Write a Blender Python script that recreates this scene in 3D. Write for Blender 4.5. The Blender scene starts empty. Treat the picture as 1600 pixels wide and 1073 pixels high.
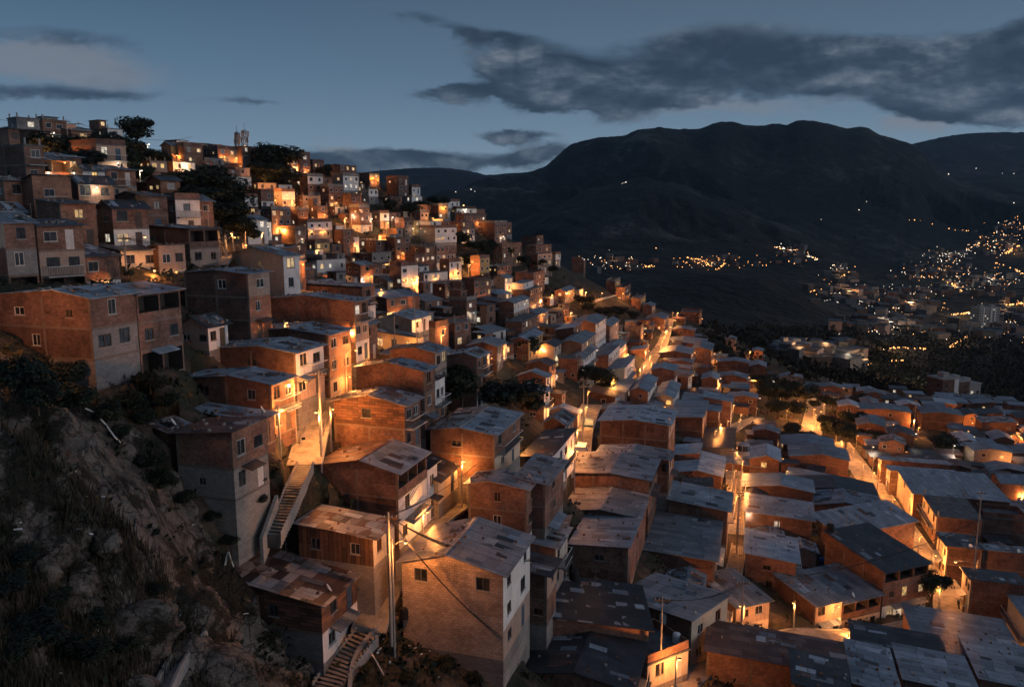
import bpy, bmesh, math, random
import numpy as np
from mathutils import Vector, Matrix
rnd = random.Random(7)
S = bpy.context.scene
COL = S.collection
# ------------------------------------------------------------------ camera
F = 1256.0; HOR = 330.0; CX, CY = 800.0, 536.5
PITCH = math.atan((CY - HOR) / F)
CAMZ = 60.0
cam_d = bpy.data.cameras.new('camera'); cam = bpy.data.objects.new('camera', cam_d); COL.objects.link(cam)
cam.location = (0, 0, CAMZ); cam.rotation_euler = (math.pi/2 - PITCH, 0, 0)
cam_d.sensor_width = 36; cam_d.lens = F / 1600 * 36; cam_d.clip_start = 0.5; cam_d.clip_end = 60000
S.camera = cam
ct, st_ = math.cos(PITCH), math.sin(PITCH)
def ray(px, py):
    u = (px - CX) / F; v = (CY - py) / F
    dy = ct + v * st_; dz = -st_ + v * ct
    return u / dy, dz / dy            # x and z per metre of forward distance
def at(px, py, Y):
    a, b = ray(px, py); return Vector((a * Y, Y, CAMZ + b * Y))
def project(p):
    x, y, z = p[0], p[1], p[2] - CAMZ
    d = y * ct - z * st_
    if d < .1: return (-9999, -9999)
    return CX + F * x / d, CY - F * (y * st_ + z * ct) / d
# ------------------------------------------------------------------ colour management
S.view_settings.view_transform = 'Standard'; S.view_settings.look = 'None'
S.view_settings.exposure = 0.0; S.view_settings.gamma = 1.0
S.cycles.use_denoising = True
S.cycles.max_bounces = 6; S.cycles.diffuse_bounces = 3; S.cycles.glossy_bounces = 2; S.cycles.transmission_bounces = 2
S.cycles.caustics_reflective = False; S.cycles.caustics_refractive = False
S.cycles.sample_clamp_indirect = 3.0
S.cycles.volume_bounces = 0
# ------------------------------------------------------------------ node helpers
class NT:
    def __init__(s, nt): s.nt = nt
    def n(s, t, **kw):
        nd = s.nt.nodes.new(t)
        for k, v in kw.items():
            if k.startswith('i_'):
                nd.inputs[int(k[2:])].default_value = v
            else: setattr(nd, k, v)
        return nd
    def l(s, a, b): s.nt.links.new(a, b)
    def m(s, op, a, b=None, c=None, clamp=False):
        nd = s.nt.nodes.new('ShaderNodeMath'); nd.operation = op; nd.use_clamp = clamp
        for i, v in enumerate((a, b, c)):
            if v is None: continue
            if isinstance(v, (int, float)): nd.inputs[i].default_value = v
            else: s.nt.links.new(v, nd.inputs[i])
        return nd.outputs[0]
    def noise(s, vec, scale, detail=4, rough=.55, out='Fac'):
        nd = s.n('ShaderNodeTexNoise'); nd.inputs['Scale'].default_value = scale
        nd.inputs['Detail'].default_value = detail; nd.inputs['Roughness'].default_value = rough
        if vec is not None: s.l(vec, nd.inputs['Vector'])
        return nd.outputs[out]
    def ramp(s, fac, stops, mode='LINEAR'):
        nd = s.n('ShaderNodeValToRGB'); cr = nd.color_ramp; cr.interpolation = mode
        while len(cr.elements) < len(stops): cr.elements.new(.5)
        for e, (p, c) in zip(cr.elements, stops):
            e.position = p; e.color = (*c, 1) if len(c) == 3 else c
        s.l(fac, nd.inputs[0]); return nd.outputs[0]
    def mix(s, fac, a, b, mode='MIX'):
        nd = s.n('ShaderNodeMix'); nd.data_type = 'RGBA'; nd.blend_type = mode
        for sock, v in ((nd.inputs[0], fac), (nd.inputs[6], a), (nd.inputs[7], b)):
            if isinstance(v, (int, float)): sock.default_value = v
            elif isinstance(v, tuple): sock.default_value = (*v, 1) if len(v) == 3 else v
            else: s.l(v, sock)
        return nd.outputs[2]
    def smooth(s, x, lo, hi, a=0., b=1.):
        nd = s.n('ShaderNodeMapRange'); nd.interpolation_type = 'SMOOTHSTEP'
        s.l(x, nd.inputs[0])
        for i, v in zip((1, 2, 3, 4), (lo, hi, a, b)): nd.inputs[i].default_value = v
        return nd.outputs[0]
# ------------------------------------------------------------------ world: dusk sky with cloud banks
W = bpy.data.worlds.new('World'); S.world = W; W.use_nodes = True
W.node_tree.nodes.clear(); w = NT(W.node_tree)
SUN_EL, SUN_ROT = math.radians(-2.0), math.radians(108)
out = w.n('ShaderNodeOutputWorld'); bg = w.n('ShaderNodeBackground')
tc = w.n('ShaderNodeTexCoord'); sep = w.n('ShaderNodeSeparateXYZ'); w.l(tc.outputs['Generated'], sep.inputs[0])
X, Yy, Z = sep.outputs
sky = w.n('ShaderNodeTexSky'); sky.sky_type = 'NISHITA'; sky.sun_disc = False
sky.sun_elevation = SUN_EL; sky.sun_rotation = SUN_ROT
grad = w.ramp(Z, [(0.0, (.215, .305, .395)), (.07, (.200, .295, .39)), (.16, (.108, .190, .285)), (.27, (.042, .092, .162)),
                  (.40, (.055, .10, .17)), (.62, (.050, .094, .168)), (1.0, (.060, .110, .20))])
left = w.smooth(X, -.55, .25)             # the sky is a little paler to the right
grad = w.mix(w.m('MULTIPLY', w.smooth(Z, .05, .25, 0., .35), left), grad, (.13, .16, .20))
yp = w.m('MAXIMUM', w.m('ABSOLUTE', Yy), .02)
U = w.m('DIVIDE', X, yp); V = w.m('DIVIDE', Z, yp)
cmb = w.n('ShaderNodeCombineXYZ'); w.l(w.m('MULTIPLY', U, 1.0), cmb.inputs[0]); w.l(w.m('MULTIPLY', V, 2.3), cmb.inputs[1])
uv = cmb.outputs[0]
n1 = w.noise(uv, 4.5, 8, .6); n2 = w.noise(uv, 9.5, 8, .62); n3 = w.noise(uv, 2.2, 3, .5)
Uw = w.m('ADD', U, w.m('MULTIPLY', w.m('SUBTRACT', n1, .5), .16)); Vw = w.m('ADD', V, w.m('MULTIPLY', w.m('SUBTRACT', n2, .5), .045))
def blobs(lst):
    tot = None
    for (px, py, rx, ry, tilt, k) in lst:
        a, b = ray(px, py); ru, rv = rx / F, ry / F
        du = w.m('SUBTRACT', Uw, a); dv = w.m('SUBTRACT', w.m('SUBTRACT', Vw, b), w.m('MULTIPLY', du, tilt))
        r2 = w.m('ADD', w.m('POWER', w.m('ABSOLUTE', w.m('DIVIDE', du, ru)), 2.), w.m('POWER', w.m('ABSOLUTE', w.m('DIVIDE', dv, rv)), 2.))
        g = w.m('MULTIPLY', w.m('EXPONENT', w.m('MULTIPLY', r2, -1.0)), k)
        tot = g if tot is None else w.m('ADD', tot, g)
    return tot
dark = blobs([(1150, 105, 300, 40, .06, 1.1), (960, 150, 250, 28, .0, 1.1), (850, 110, 120, 40, -.3, .95), (720, 52, 120, 16, -.1, .85), (640, 25, 60, 12, 0, .6),
              (1310, 95, 130, 34, .1, .9), (1560, 128, 130, 55, .1, 1.3), (1480, 168, 130, 22, .0, 1.), (1590, 60, 80, 40, .2, .9), (1080, 60, 160, 25, .1, .6),
              (680, 258, 210, 22, 0, 1.1), (800, 214, 85, 10, 0, 1.15), (850, 238, 60, 11, .1, 1.0), (540, 246, 130, 14, 0, .8),
              (380, 160, 70, 10, 0, .85), (110, 148, 200, 13, 0, .7), (150, 60, 200, 20, -.1, .6), (700, 145, 60, 10, 0, .9), (-300, 120, 300, 60, 0, .8), (2000, 140, 250, 80, 0, .9)])
lite = blobs([(130, 108, 130, 28, -.05, 1.35), (50, 80, 110, 22, 0, .8), (548, 229, 30, 8, -.2, 1.1), (1110, 168, 170, 16, 0, .9), (1430, 196, 70, 14, 0, 1.2), (1450, 112, 55, 14, .2, 1.0),
              (1340, 150, 120, 16, 0, .5), (1120, 48, 220, 16, .05, .5), (790, 265, 60, 8, 0, .5)])
cmb2 = w.n('ShaderNodeCombineXYZ'); w.l(w.m('ADD', U, .006), cmb2.inputs[0]); w.l(w.m('ADD', w.m('MULTIPLY', V, 2.3), .035), cmb2.inputs[1])
n1b = w.noise(cmb2.outputs[0], 4.5, 8, .6); n2b = w.noise(cmb2.outputs[0], 9.5, 8, .62)
body = w.m('ADD', w.m('MULTIPLY', w.m('SUBTRACT', n1, .5), 2.2), w.m('MULTIPLY', w.m('SUBTRACT', n2, .5), 1.3))
rim = w.m('ADD', w.m('SUBTRACT', n1, n1b), w.m('MULTIPLY', w.m('SUBTRACT', n2, n2b), .7))
dm = w.smooth(w.m('ADD', dark, body), .42, .98)
lm_ = w.smooth(w.m('ADD', lite, w.m('MULTIPLY', w.m('SUBTRACT', n1, .5), .7)), .25, 1.1)
ccol = w.ramp(w.m('ADD', w.m('MULTIPLY', rim, 1.7), w.m('ADD', w.m('MULTIPLY', n1, .35), .30)), [(.30, (.022, .037, .060)), (.50, (.040, .062, .093)), (.66, (.085, .115, .155)), (.85, (.17, .20, .24))])
colr = w.mix(w.m('MULTIPLY', lm_, .62), grad, (.235, .24, .265))
colr = w.mix(w.m('MULTIPLY', dm, .93), colr, ccol)
skyk = w.mix(.003, colr, sky.outputs[0], 'ADD')
w.l(skyk, bg.inputs[0]); bg.inputs[1].default_value = 1.0
w.l(bg.outputs[0], out.inputs[0])
# ------------------------------------------------------------------ sun: the last soft light from behind right
sd = bpy.data.lights.new('sun', 'SUN'); sun = bpy.data.objects.new('sun', sd); COL.objects.link(sun)
sd.energy = 0.62; sd.angle = math.radians(35); sd.color = (1.0, .87, .84)
sun.rotation_euler = (math.radians(74), 0, math.radians(72))
# ------------------------------------------------------------------ ground heights
GP = [ # px, py of ground, forward distance
 (140,620,64),(280,560,72),(60,450,76),(200,432,90),(350,405,112),(100,370,95),(30,290,120),(250,350,125),(150,268,150),(60,222,165),
 (0,200,175),(0,380,88),(300,268,230),(450,296,270),(380,238,300),(450,400,230),(480,428,205),(400,390,190),(520,438,195),(540,452,175),(640,302,330),(640,380,270),(640,452,200),(750,352,330),(750,402,290),
 (740,482,222),(870,412,360),(850,482,280),(860,560,185),(1000,472,375),(1000,542,280),(1000,602,205),(1095,508,400),(1100,572,290),
 (1130,652,210),(1100,735,148),(1200,595,325),(1250,645,245),(1350,645,265),(1480,638,335),(1600,655,280),(1600,800,152),(1400,755,168),
 (1600,935,111),(1490,955,104),(1150,852,116),(1100,1060,72),(1300,1073,80),(1500,1073,88),(920,705,125),(800,722,94),(600,702,86),(500,625,86),(530,572,98),
 (355,808,60),(330,655,73),(420,520,92),(430,462,115),(613,852,73),(630,960,66),(780,1045,63),(500,1055,60),(870,1050,74),(1010,1050,74),
 (560,1065,57),(590,988,61),(600,905,68),(690,803,81),(430,835,62),(470,742,68.5),(480,700,73),(1180,600,280),
 (20,672,46),(110,668,47),(150,1060,36),(300,1000,46),(330,850,53),(352,1000,58),(400,1045,57.5),(440,1075,56.5),(318,955,51),(460,1095,55),(250,780,51),(0,560,58),(0,800,40),(375,1075,54),(180,700,52),(-200,700,40),(-200,400,80),(-200,220,150),
 (700,1073,60),(850,900,84),(1000,850,98),(760,850,74),(1750,1000,100),(1750,700,215),(230,640,64),(250,560,70),(1010,960,86),
 (450,860,61),(0,1000,30),
]
P3 = np.array([tuple(at(*g)) for g in GP])
for (px_, py_, Y_) in [(-400,330,260),(-200,300,235),(0,300,255),(120,300,290),(200,300,310),(300,305,390),(380,300,420),(200,228,225),(300,236,285),(0,340,430),(200,340,430),(300,340,430),(440,345,430),(560,345,425),(650,360,425),(710,390,425),
      (770,420,425),(830,440,425),(880,455,425),(940,480,425),(1010,505,425),(1070,530,425),(1110,545,425),(1180,570,425),(1250,585,425),(1320,600,425),(1440,618,425),(1600,632,425),(1800,640,425),(1800,800,160)]:
    P3 = np.vstack([P3, np.array([tuple(at(px_, py_, Y_))])])
extra = [(0, 10, 30), (40, 12, 18), (-40, 10, 42), (120, 30, 8)]
P3 = np.vstack([P3, np.array(extra, float)])
PX, PYy, PZ = P3.T
SC = 100.0
def _phi(r2): return np.where(r2 > 1e-9, .5 * r2 * np.log(np.maximum(r2, 1e-9)), 0)
n_ = len(P3)
A = np.zeros((n_ + 3, n_ + 3))
A[:n_, :n_] = _phi(((PX[:, None] - PX[None]) ** 2 + (PYy[:, None] - PYy[None]) ** 2) / SC ** 2) + np.eye(n_) * .002
A[:n_, n_:] = np.c_[np.ones(n_), PX / SC, PYy / SC]; A[n_:, :n_] = A[:n_, n_:].T
wts = np.linalg.solve(A, np.r_[PZ, 0, 0, 0])
def T(x, y):
    x = np.atleast_1d(np.asarray(x, float)); y = np.atleast_1d(np.asarray(y, float))
    res = np.empty(x.shape)
    for i in range(0, len(x), 20000):
        xs, ys = x[i:i+20000], y[i:i+20000]
        res[i:i+20000] = _phi(((xs[:, None] - PX[None]) ** 2 + (ys[:, None] - PYy[None]) ** 2) / SC ** 2) @ wts[:n_] + wts[n_] + wts[n_+1] * xs / SC + wts[n_+2] * ys / SC
    return res
def T1(x, y): return float(T(x, y)[0])
_YS = np.concatenate([np.arange(24, 150, .4), np.arange(150, 430, 1.0)])
def hit(px, py, h=0.0, ymin=24):
    """where the sight line through a pixel comes down to h metres above the ground"""
    a, b = ray(px, py); ys = _YS[_YS >= ymin]
    g = CAMZ + b * ys - T(a * ys, ys) - h
    k = np.nonzero(g <= 0)[0]
    if len(k) == 0: return None
    k = k[0]; Y = ys[k]
    if k > 0: Y = ys[k-1] + (ys[k] - ys[k-1]) * g[k-1] / (g[k-1] - g[k] + 1e-9)
    return Vector((a * Y, Y, CAMZ + b * Y))
TILES = {'T0': (0,130), 'T1': (400,200), 'T2': (0,350), 'T3': (400,400), 'T4': (0,600), 'T5': (400,630), 'T6': (0,803), 'T7': (400,803), 'T8': (800,803),
         'T9': (1200,803), 'T10': (800,580), 'T11': (1200,580), 'T12': (800,380), 'T13': (1200,380), 'F': None}
def tp(tile, x, y):
    o = TILES[tile]
    return (x, y) if o is None else (o[0] + x / 3.975, o[1] + y / 3.975)
# ------------------------------------------------------------------ materials
MATS = {}
def mat(name, build, rough=.85, **kw):
    m = bpy.data.materials.new(name); m.use_nodes = True
    t = NT(m.node_tree); b = m.node_tree.nodes['Principled BSDF']
    b.inputs['Roughness'].default_value = rough
    b.inputs['Specular IOR Level'].default_value = kw.get('spec', .25)
    build(t, b); MATS[name] = m; return m
def uvout(t): return t.n('ShaderNodeUVMap', uv_map='UVMap').outputs[0]
def objpos(t): return t.n('ShaderNodeNewGeometry').outputs['Position']
def rndo(t): return t.n('ShaderNodeObjectInfo').outputs['Random']
def vary(t, col, k=.28, sc=.55):
    """stains and weathering over a base colour, a little different on every object"""
    p = objpos(t)
    f = t.noise(p, sc, 6, .68); f2 = t.noise(p, sc * 6, 4, .65)
    v = t.m('ADD', t.m('MULTIPLY', f, 1.0), t.m('MULTIPLY', f2, .5))
    c = t.ramp(v, [(.42, (1 - k * 1.7,) * 3), (.62, (1 - k * .5,) * 3), (.95, (1 + k * .6,) * 3)])
    return t.mix(1.0, col, c, 'MULTIPLY')
def bump(t, b, h, dist=.02, strength=.6):
    nd = t.n('ShaderNodeBump'); nd.inputs['Distance'].default_value = dist; nd.inputs['Strength'].default_value = strength
    t.l(h, nd.inputs['Height']); t.l(nd.outputs[0], b.inputs['Normal'])
def brickmat(name, c1, c2, mortar, bw, bh, k=.3):
    def f(t, b):
        br = t.n('ShaderNodeTexBrick'); t.l(uvout(t), br.inputs['Vector'])
        br.inputs['Color1'].default_value = (*c1, 1); br.inputs['Color2'].default_value = (*c2, 1); br.inputs['Mortar'].default_value = (*mortar, 1)
        br.inputs['Scale'].default_value = 1; br.inputs['Mortar Size'].default_value = .014; br.inputs['Brick Width'].default_value = bw; br.inputs['Row Height'].default_value = bh
        br.inputs['Bias'].default_value = -.1
        hue = t.ramp(rndo(t), [(0, (.72, .74, .78)), (.5, (1, .97, .95)), (1, (1.12, 1.0, .88))])
        c = t.mix(1., br.outputs['Color'], hue, 'MULTIPLY')
        # a few panels of a different batch of brick
        sp = t.n('ShaderNodeSeparateXYZ'); t.l(uvout(t), sp.inputs[0])
        cell = t.n('ShaderNodeCombineXYZ'); t.l(t.m('FLOOR', t.m('DIVIDE', sp.outputs[0], 2.3)), cell.inputs[0]); t.l(t.m('FLOOR', t.m('DIVIDE', sp.outputs[1], 1.25)), cell.inputs[1]); t.l(t.m('MULTIPLY', rndo(t), 77), cell.inputs[2])
        wn = t.n('ShaderNodeTexWhiteNoise'); t.l(cell.outputs[0], wn.inputs[0])
        c = t.mix(1., c, t.ramp(wn.outputs[0], [(0, (.74, .70, .68)), (.35, (.95, .95, .95)), (1, (1.1, 1.06, 1.02))]), 'MULTIPLY')
        t.l(vary(t, c, k), b.inputs['Base Color'])
        bump(t, b, br.outputs['Fac'], .012, -.6)
    return mat(name, f, .9)
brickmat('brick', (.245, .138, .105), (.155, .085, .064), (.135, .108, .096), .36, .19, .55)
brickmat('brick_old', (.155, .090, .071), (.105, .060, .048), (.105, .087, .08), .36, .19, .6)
brickmat('brick_pale', (.47, .38, .31), (.34, .265, .215), (.20, .165, .14), .42, .22, .42)
brickmat('block', (.27, .265, .26), (.21, .205, .205), (.13, .13, .13), .42, .21, .25)
def flatwall(name, col, k=.2):
    def f(t, b):
        c = t.mix(1., col, t.ramp(rndo(t), [(0, (.85, .86, .9)), (1, (1.05, 1.02, .97))]), 'MULTIPLY')
        sp = t.n('ShaderNodeSeparateXYZ'); t.l(uvout(t), sp.inputs[0])
        cc = t.n('ShaderNodeCombineXYZ'); t.l(t.m('MULTIPLY', sp.outputs[0], 5.), cc.inputs[0]); t.l(t.m('MULTIPLY', sp.outputs[1], .5), cc.inputs[1])
        st = t.noise(cc.outputs[0], 1., 4, .6)                    # rain streaks
        c = t.mix(1., c, t.ramp(st, [(.3, (.72, .68, .64)), (.5, (1, 1, 1))]), 'MULTIPLY')
        t.l(vary(t, c, k), b.inputs['Base Color'])
    return mat(name, f, .85)
flatwall('white', (.66, .65, .63)); flatwall('cream', (.56, .47, .36)); flatwall('plaster', (.36, .27, .22)); flatwall('concrete', (.30, .29, .275), .3); flatwall('beam', (.185, .145, .12), .35)
flatwall('teal', (.16, .30, .32)); flatwall('mint', (.35, .45, .40)); flatwall('lampglow', (.50, .32, .14))  # the last one has orange lamplight put into the wall colour
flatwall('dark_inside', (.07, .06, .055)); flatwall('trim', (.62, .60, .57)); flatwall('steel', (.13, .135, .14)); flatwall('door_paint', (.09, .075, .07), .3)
flatwall('door_blue', (.07, .12, .17)); flatwall('wood', (.19, .11, .065), .4); flatwall('plastic_white', (.72, .72, .70), .1); flatwall('rail_iron', (.05, .05, .055))
flatwall('terracotta', (.33, .14, .08)); flatwall('cable_rubber', (.02, .02, .02)); flatwall('car_grey', (.35, .36, .38), .05); flatwall('tyre', (.015, .015, .015)); flatwall('tank_blue', (.03, .10, .28), .1); flatwall('tank_black', (.02, .02, .022), .1)
def planks(t, b):
    br = t.n('ShaderNodeTexBrick'); sp = t.n('ShaderNodeSeparateXYZ'); t.l(uvout(t), sp.inputs[0]); cc = t.n('ShaderNodeCombineXYZ')
    t.l(sp.outputs[1], cc.inputs[0]); t.l(sp.outputs[0], cc.inputs[1]); t.l(cc.outputs[0], br.inputs['Vector'])
    br.inputs['Color1'].default_value = (.20, .105, .06, 1); br.inputs['Color2'].default_value = (.07, .045, .035, 1); br.inputs['Mortar'].default_value = (.02, .015, .012, 1)
    br.inputs['Scale'].default_value = 1; br.inputs['Mortar Size'].default_value = .02; br.inputs['Brick Width'].default_value = 2.6; br.inputs['Row Height'].default_value = .42
    t.l(vary(t, br.outputs['Color'], .35, .9), b.inputs['Base Color'])
mat('planks', planks, .9)
def boards(t, b):
    br = t.n('ShaderNodeTexBrick'); t.l(uvout(t), br.inputs['Vector'])
    br.inputs['Color1'].default_value = (.21, .105, .065, 1); br.inputs['Color2'].default_value = (.07, .042, .034, 1); br.inputs['Mortar'].default_value = (.03, .022, .02, 1)
    br.inputs['Scale'].default_value = 1; br.inputs['Mortar Size'].default_value = .015; br.inputs['Brick Width'].default_value = 1.3; br.inputs['Row Height'].default_value = .3
    t.l(vary(t, br.outputs['Color'], .35, .9), b.inputs['Base Color'])
mat('boards', boards, .9)
def roofmat(name, cols, sw=.92, sl=2.1, rough=.5, streak=.3, metal=.0, wave=.10):
    """corrugated sheets, every sheet with its own shade"""
    def f(t, b):
        uv = uvout(t); sp = t.n('ShaderNodeSeparateXYZ'); t.l(uv, sp.inputs[0])
        r = rndo(t)
        iu = t.m('FLOOR', t.m('DIVIDE', sp.outputs[0], sw))
        jit = t.n('ShaderNodeTexWhiteNoise'); jit.noise_dimensions = '1D'; t.l(t.m('ADD', iu, t.m('MULTIPLY', r, 53)), jit.inputs['W'])
        iv = t.m('FLOOR', t.m('ADD', t.m('DIVIDE', sp.outputs[1], sl), t.m('MULTIPLY', jit.outputs[0], .6)))
        cell = t.n('ShaderNodeCombineXYZ'); t.l(iu, cell.inputs[0]); t.l(iv, cell.inputs[1]); t.l(t.m('MULTIPLY', r, 91.7), cell.inputs[2])
        wn = t.n('ShaderNodeTexWhiteNoise'); t.l(cell.outputs[0], wn.inputs[0])
        big = t.noise(objpos(t), .22, 2, .5)
        k = t.m('ADD', t.m('MULTIPLY', wn.outputs[0], .72), t.m('SUBTRACT', t.m('MULTIPLY', big, .56), .14))
        k = t.m('FRACT', t.m('MAXIMUM', k, 0.001)) if False else t.m('MINIMUM', t.m('MAXIMUM', k, 0.), 1.)
        c = t.ramp(k, cols, 'CONSTANT')
        c = t.mix(1., c, t.ramp(r, [(0, (.70, .76, .84)), (.5, (.90, .95, 1.02)), (1, (1.10, 1.12, 1.14))]), 'MULTIPLY')
        cc = t.n('ShaderNodeCombineXYZ'); t.l(t.m('MULTIPLY', sp.outputs[0], 4.), cc.inputs[0]); t.l(t.m('MULTIPLY', sp.outputs[1], .55), cc.inputs[1]); t.l(t.m('MULTIPLY', r, 31), cc.inputs[2])
        stn = t.noise(cc.outputs[0], 1., 5, .65)
        c = t.mix(t.smooth(stn, .50, .72, 0., streak), c, (.10, .055, .04))
        # seams between the sheets
        fu = t.m('FRACT', t.m('DIVIDE', sp.outputs[0], sw)); seam = t.m('MULTIPLY', t.m('LESS_THAN', fu, .07), .6); fv = t.m('FRACT', t.m('ADD', t.m('DIVIDE', sp.outputs[1], sl), t.m('MULTIPLY', jit.outputs[0], .6))); seam = t.m('MAXIMUM', seam, t.m('MULTIPLY', t.m('LESS_THAN', fv, .03), .6))
        rib = t.m('SINE', t.m('MULTIPLY', sp.outputs[0], 2 * math.pi / .30)); c = t.mix(t.smooth(rib, .1, .9, 0., .22), c, (.03, .03, .035))  # corrugation shade put into the colour as dark stripes
        c = t.mix(seam, c, (.03, .03, .03))
        t.l(vary(t, c, .3, .8), b.inputs['Base Color'])
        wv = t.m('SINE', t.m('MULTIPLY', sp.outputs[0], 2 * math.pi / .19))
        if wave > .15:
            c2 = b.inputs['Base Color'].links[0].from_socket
            t.l(t.mix(t.smooth(wv, .2, .8, 0., .55), c2, (.02, .02, .022)), b.inputs['Base Color'])  # rib shade deepened in the colour
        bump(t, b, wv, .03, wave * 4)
        b.inputs['Metallic'].default_value = metal
    return mat(name, f, rough, spec=.3)
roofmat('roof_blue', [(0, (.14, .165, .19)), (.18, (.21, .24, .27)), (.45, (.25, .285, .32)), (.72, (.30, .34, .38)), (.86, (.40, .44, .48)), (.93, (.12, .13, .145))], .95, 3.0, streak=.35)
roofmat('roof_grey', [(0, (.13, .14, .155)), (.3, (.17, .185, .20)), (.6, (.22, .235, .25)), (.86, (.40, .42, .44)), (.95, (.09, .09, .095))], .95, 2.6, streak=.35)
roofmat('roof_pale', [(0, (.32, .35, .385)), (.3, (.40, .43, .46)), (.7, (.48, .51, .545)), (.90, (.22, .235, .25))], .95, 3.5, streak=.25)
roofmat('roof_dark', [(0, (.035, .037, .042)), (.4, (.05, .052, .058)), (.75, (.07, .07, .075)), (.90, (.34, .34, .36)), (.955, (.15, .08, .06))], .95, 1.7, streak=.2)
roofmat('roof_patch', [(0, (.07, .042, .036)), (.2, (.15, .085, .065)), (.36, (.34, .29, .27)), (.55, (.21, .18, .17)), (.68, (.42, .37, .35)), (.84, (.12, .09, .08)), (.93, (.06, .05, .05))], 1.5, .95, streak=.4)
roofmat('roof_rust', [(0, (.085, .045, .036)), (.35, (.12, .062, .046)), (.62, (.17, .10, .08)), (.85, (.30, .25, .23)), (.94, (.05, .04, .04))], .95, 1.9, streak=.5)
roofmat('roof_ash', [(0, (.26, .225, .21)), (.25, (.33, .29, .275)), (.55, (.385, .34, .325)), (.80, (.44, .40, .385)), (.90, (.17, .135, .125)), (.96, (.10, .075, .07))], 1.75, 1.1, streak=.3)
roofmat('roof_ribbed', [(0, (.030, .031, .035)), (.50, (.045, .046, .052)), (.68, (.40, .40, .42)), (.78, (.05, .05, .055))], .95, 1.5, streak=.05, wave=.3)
def slab(t, b):
    c = t.ramp(t.noise(objpos(t), .9, 5, .6), [(.35, (.06, .065, .07)), (.65, (.14, .145, .15))]); t.l(c, b.inputs['Base Color'])
mat('roof_slab', slab, .9)
def glass(t, b):
    b.inputs['Base Color'].default_value = (.015, .018, .022, 1); b.inputs['Specular IOR Level'].default_value = .5
    t.l(t.ramp(t.noise(objpos(t), 1.1, 2), [(.4, (.012, .014, .017)), (.62, (.05, .048, .045))]), b.inputs['Base Color'])
mat('glass', glass, .12)
def emit(name, col, s, var=0., sc=2.):
    def f(t, b):
        b.inputs['Base Color'].default_value = (.2, .2, .2, 1)
        b.inputs['Emission Color'].default_value = (*col, 1); b.inputs['Emission Strength'].default_value = s
        if var:
            v = t.noise(objpos(t), sc, 2); r = rndo(t)
            k = t.m('MULTIPLY', t.smooth(v, .32, .62, 1 - var, 1.), t.m('ADD', t.m('MULTIPLY', r, .7), .5))
            t.l(t.m('MULTIPLY', k, s), b.inputs['Emission Strength'])
    return mat(name, f, .4)
emit('lit_warm', (1., .66, .30), 1.05, .75); emit('lit_white', (1., .87, .68), 1.0, .7); emit('lit_yellow', (1., .60, .17), .95, .7)
emit('lamp_amber', (1., .50, .16), 3.2); emit('lamp_white', (1., .86, .66), 3.); emit('city_amber', (1., .42, .12), 4.5); emit('city_white', (1., .85, .66), 3.6); emit('lamp_blue', (.2, .45, 1.), 10.); emit('city_green', (.95, .85, .35), 5.)
def earth(t, b):
    p = objpos(t); n = t.noise(p, .35, 7, .62); n2 = t.noise(p, 2.6, 4, .6)
    c = t.ramp(n, [(.34, (.012, .013, .009)), (.5, (.036, .028, .020)), (.64, (.085, .064, .048))])
    g = t.ramp(n2, [(.4, (.02, .026, .014)), (.6, (.05, .05, .028))])
    c = t.mix(t.smooth(n, .40, .56, .75, 0.), c, g); t.l(c, b.inputs['Base Color'])
    bump(t, b, t.m('ADD', n2, n), .25, .8)
mat('earth', earth, .95)
def rock(t, b):
    p = objpos(t); n = t.noise(p, .5, 9, .68); n2 = t.noise(p, 5., 8, .7)
    wp = t.n('ShaderNodeVectorMath', operation='ADD'); t.l(p, wp.inputs[0]); sc = t.n('ShaderNodeVectorMath', operation='SCALE'); sc.inputs['Scale'].default_value = 2.2
    t.l(t.noise(p, .6, 5, .6, 'Color'), sc.inputs[0]); t.l(sc.outputs[0], wp.inputs[1])
    vo = t.n('ShaderNodeTexVoronoi', feature='DISTANCE_TO_EDGE'); vo.inputs['Scale'].default_value = .55; t.l(wp.outputs[0], vo.inputs['Vector'])
    v2 = t.n('ShaderNodeTexVoronoi', feature='DISTANCE_TO_EDGE'); v2.inputs['Scale'].default_value = 1.7; t.l(wp.outputs[0], v2.inputs['Vector'])
    crack = t.m('MINIMUM', t.m('ADD', t.m('MULTIPLY', t.smooth(vo.outputs['Distance'], 0., .06), .65), .35), t.m('ADD', t.smooth(v2.outputs['Distance'], 0., .04), .78))
    c = t.ramp(t.m('ADD', t.m('MULTIPLY', n, .62), t.m('MULTIPLY', n2, .38)), [(.35, (.03, .027, .023)), (.43, (.12, .103, .088)), (.50, (.24, .205, .175)), (.62, (.40, .345, .295))])
    c = t.mix(crack, (.012, .011, .010), c)
    g = t.ramp(n2, [(.4, (.012, .013, .008)), (.62, (.045, .038, .022))])
    c = t.mix(t.smooth(t.noise(p, .17, 6, .68), .49, .56, 0., .92), c, g)
    t.l(c, b.inputs['Base Color']); bump(t, b, t.m('ADD', t.m('MULTIPLY', n2, .8), t.m('ADD', t.m('MULTIPLY', n, 1.2), t.m('MULTIPLY', crack, .6))), .8, 1.)
mat('rock', rock, .95)
def paving(t, b):
    p = objpos(t); n = t.noise(p, .7, 6, .62)
    c = t.ramp(n, [(.34, (.13, .12, .105)), (.52, (.24, .22, .195)), (.7, (.31, .285, .255))])
    t.l(c, b.inputs['Base Color']); bump(t, b, t.noise(p, 4, 3), .03, .5)
mat('paving', paving, .9)
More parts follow.
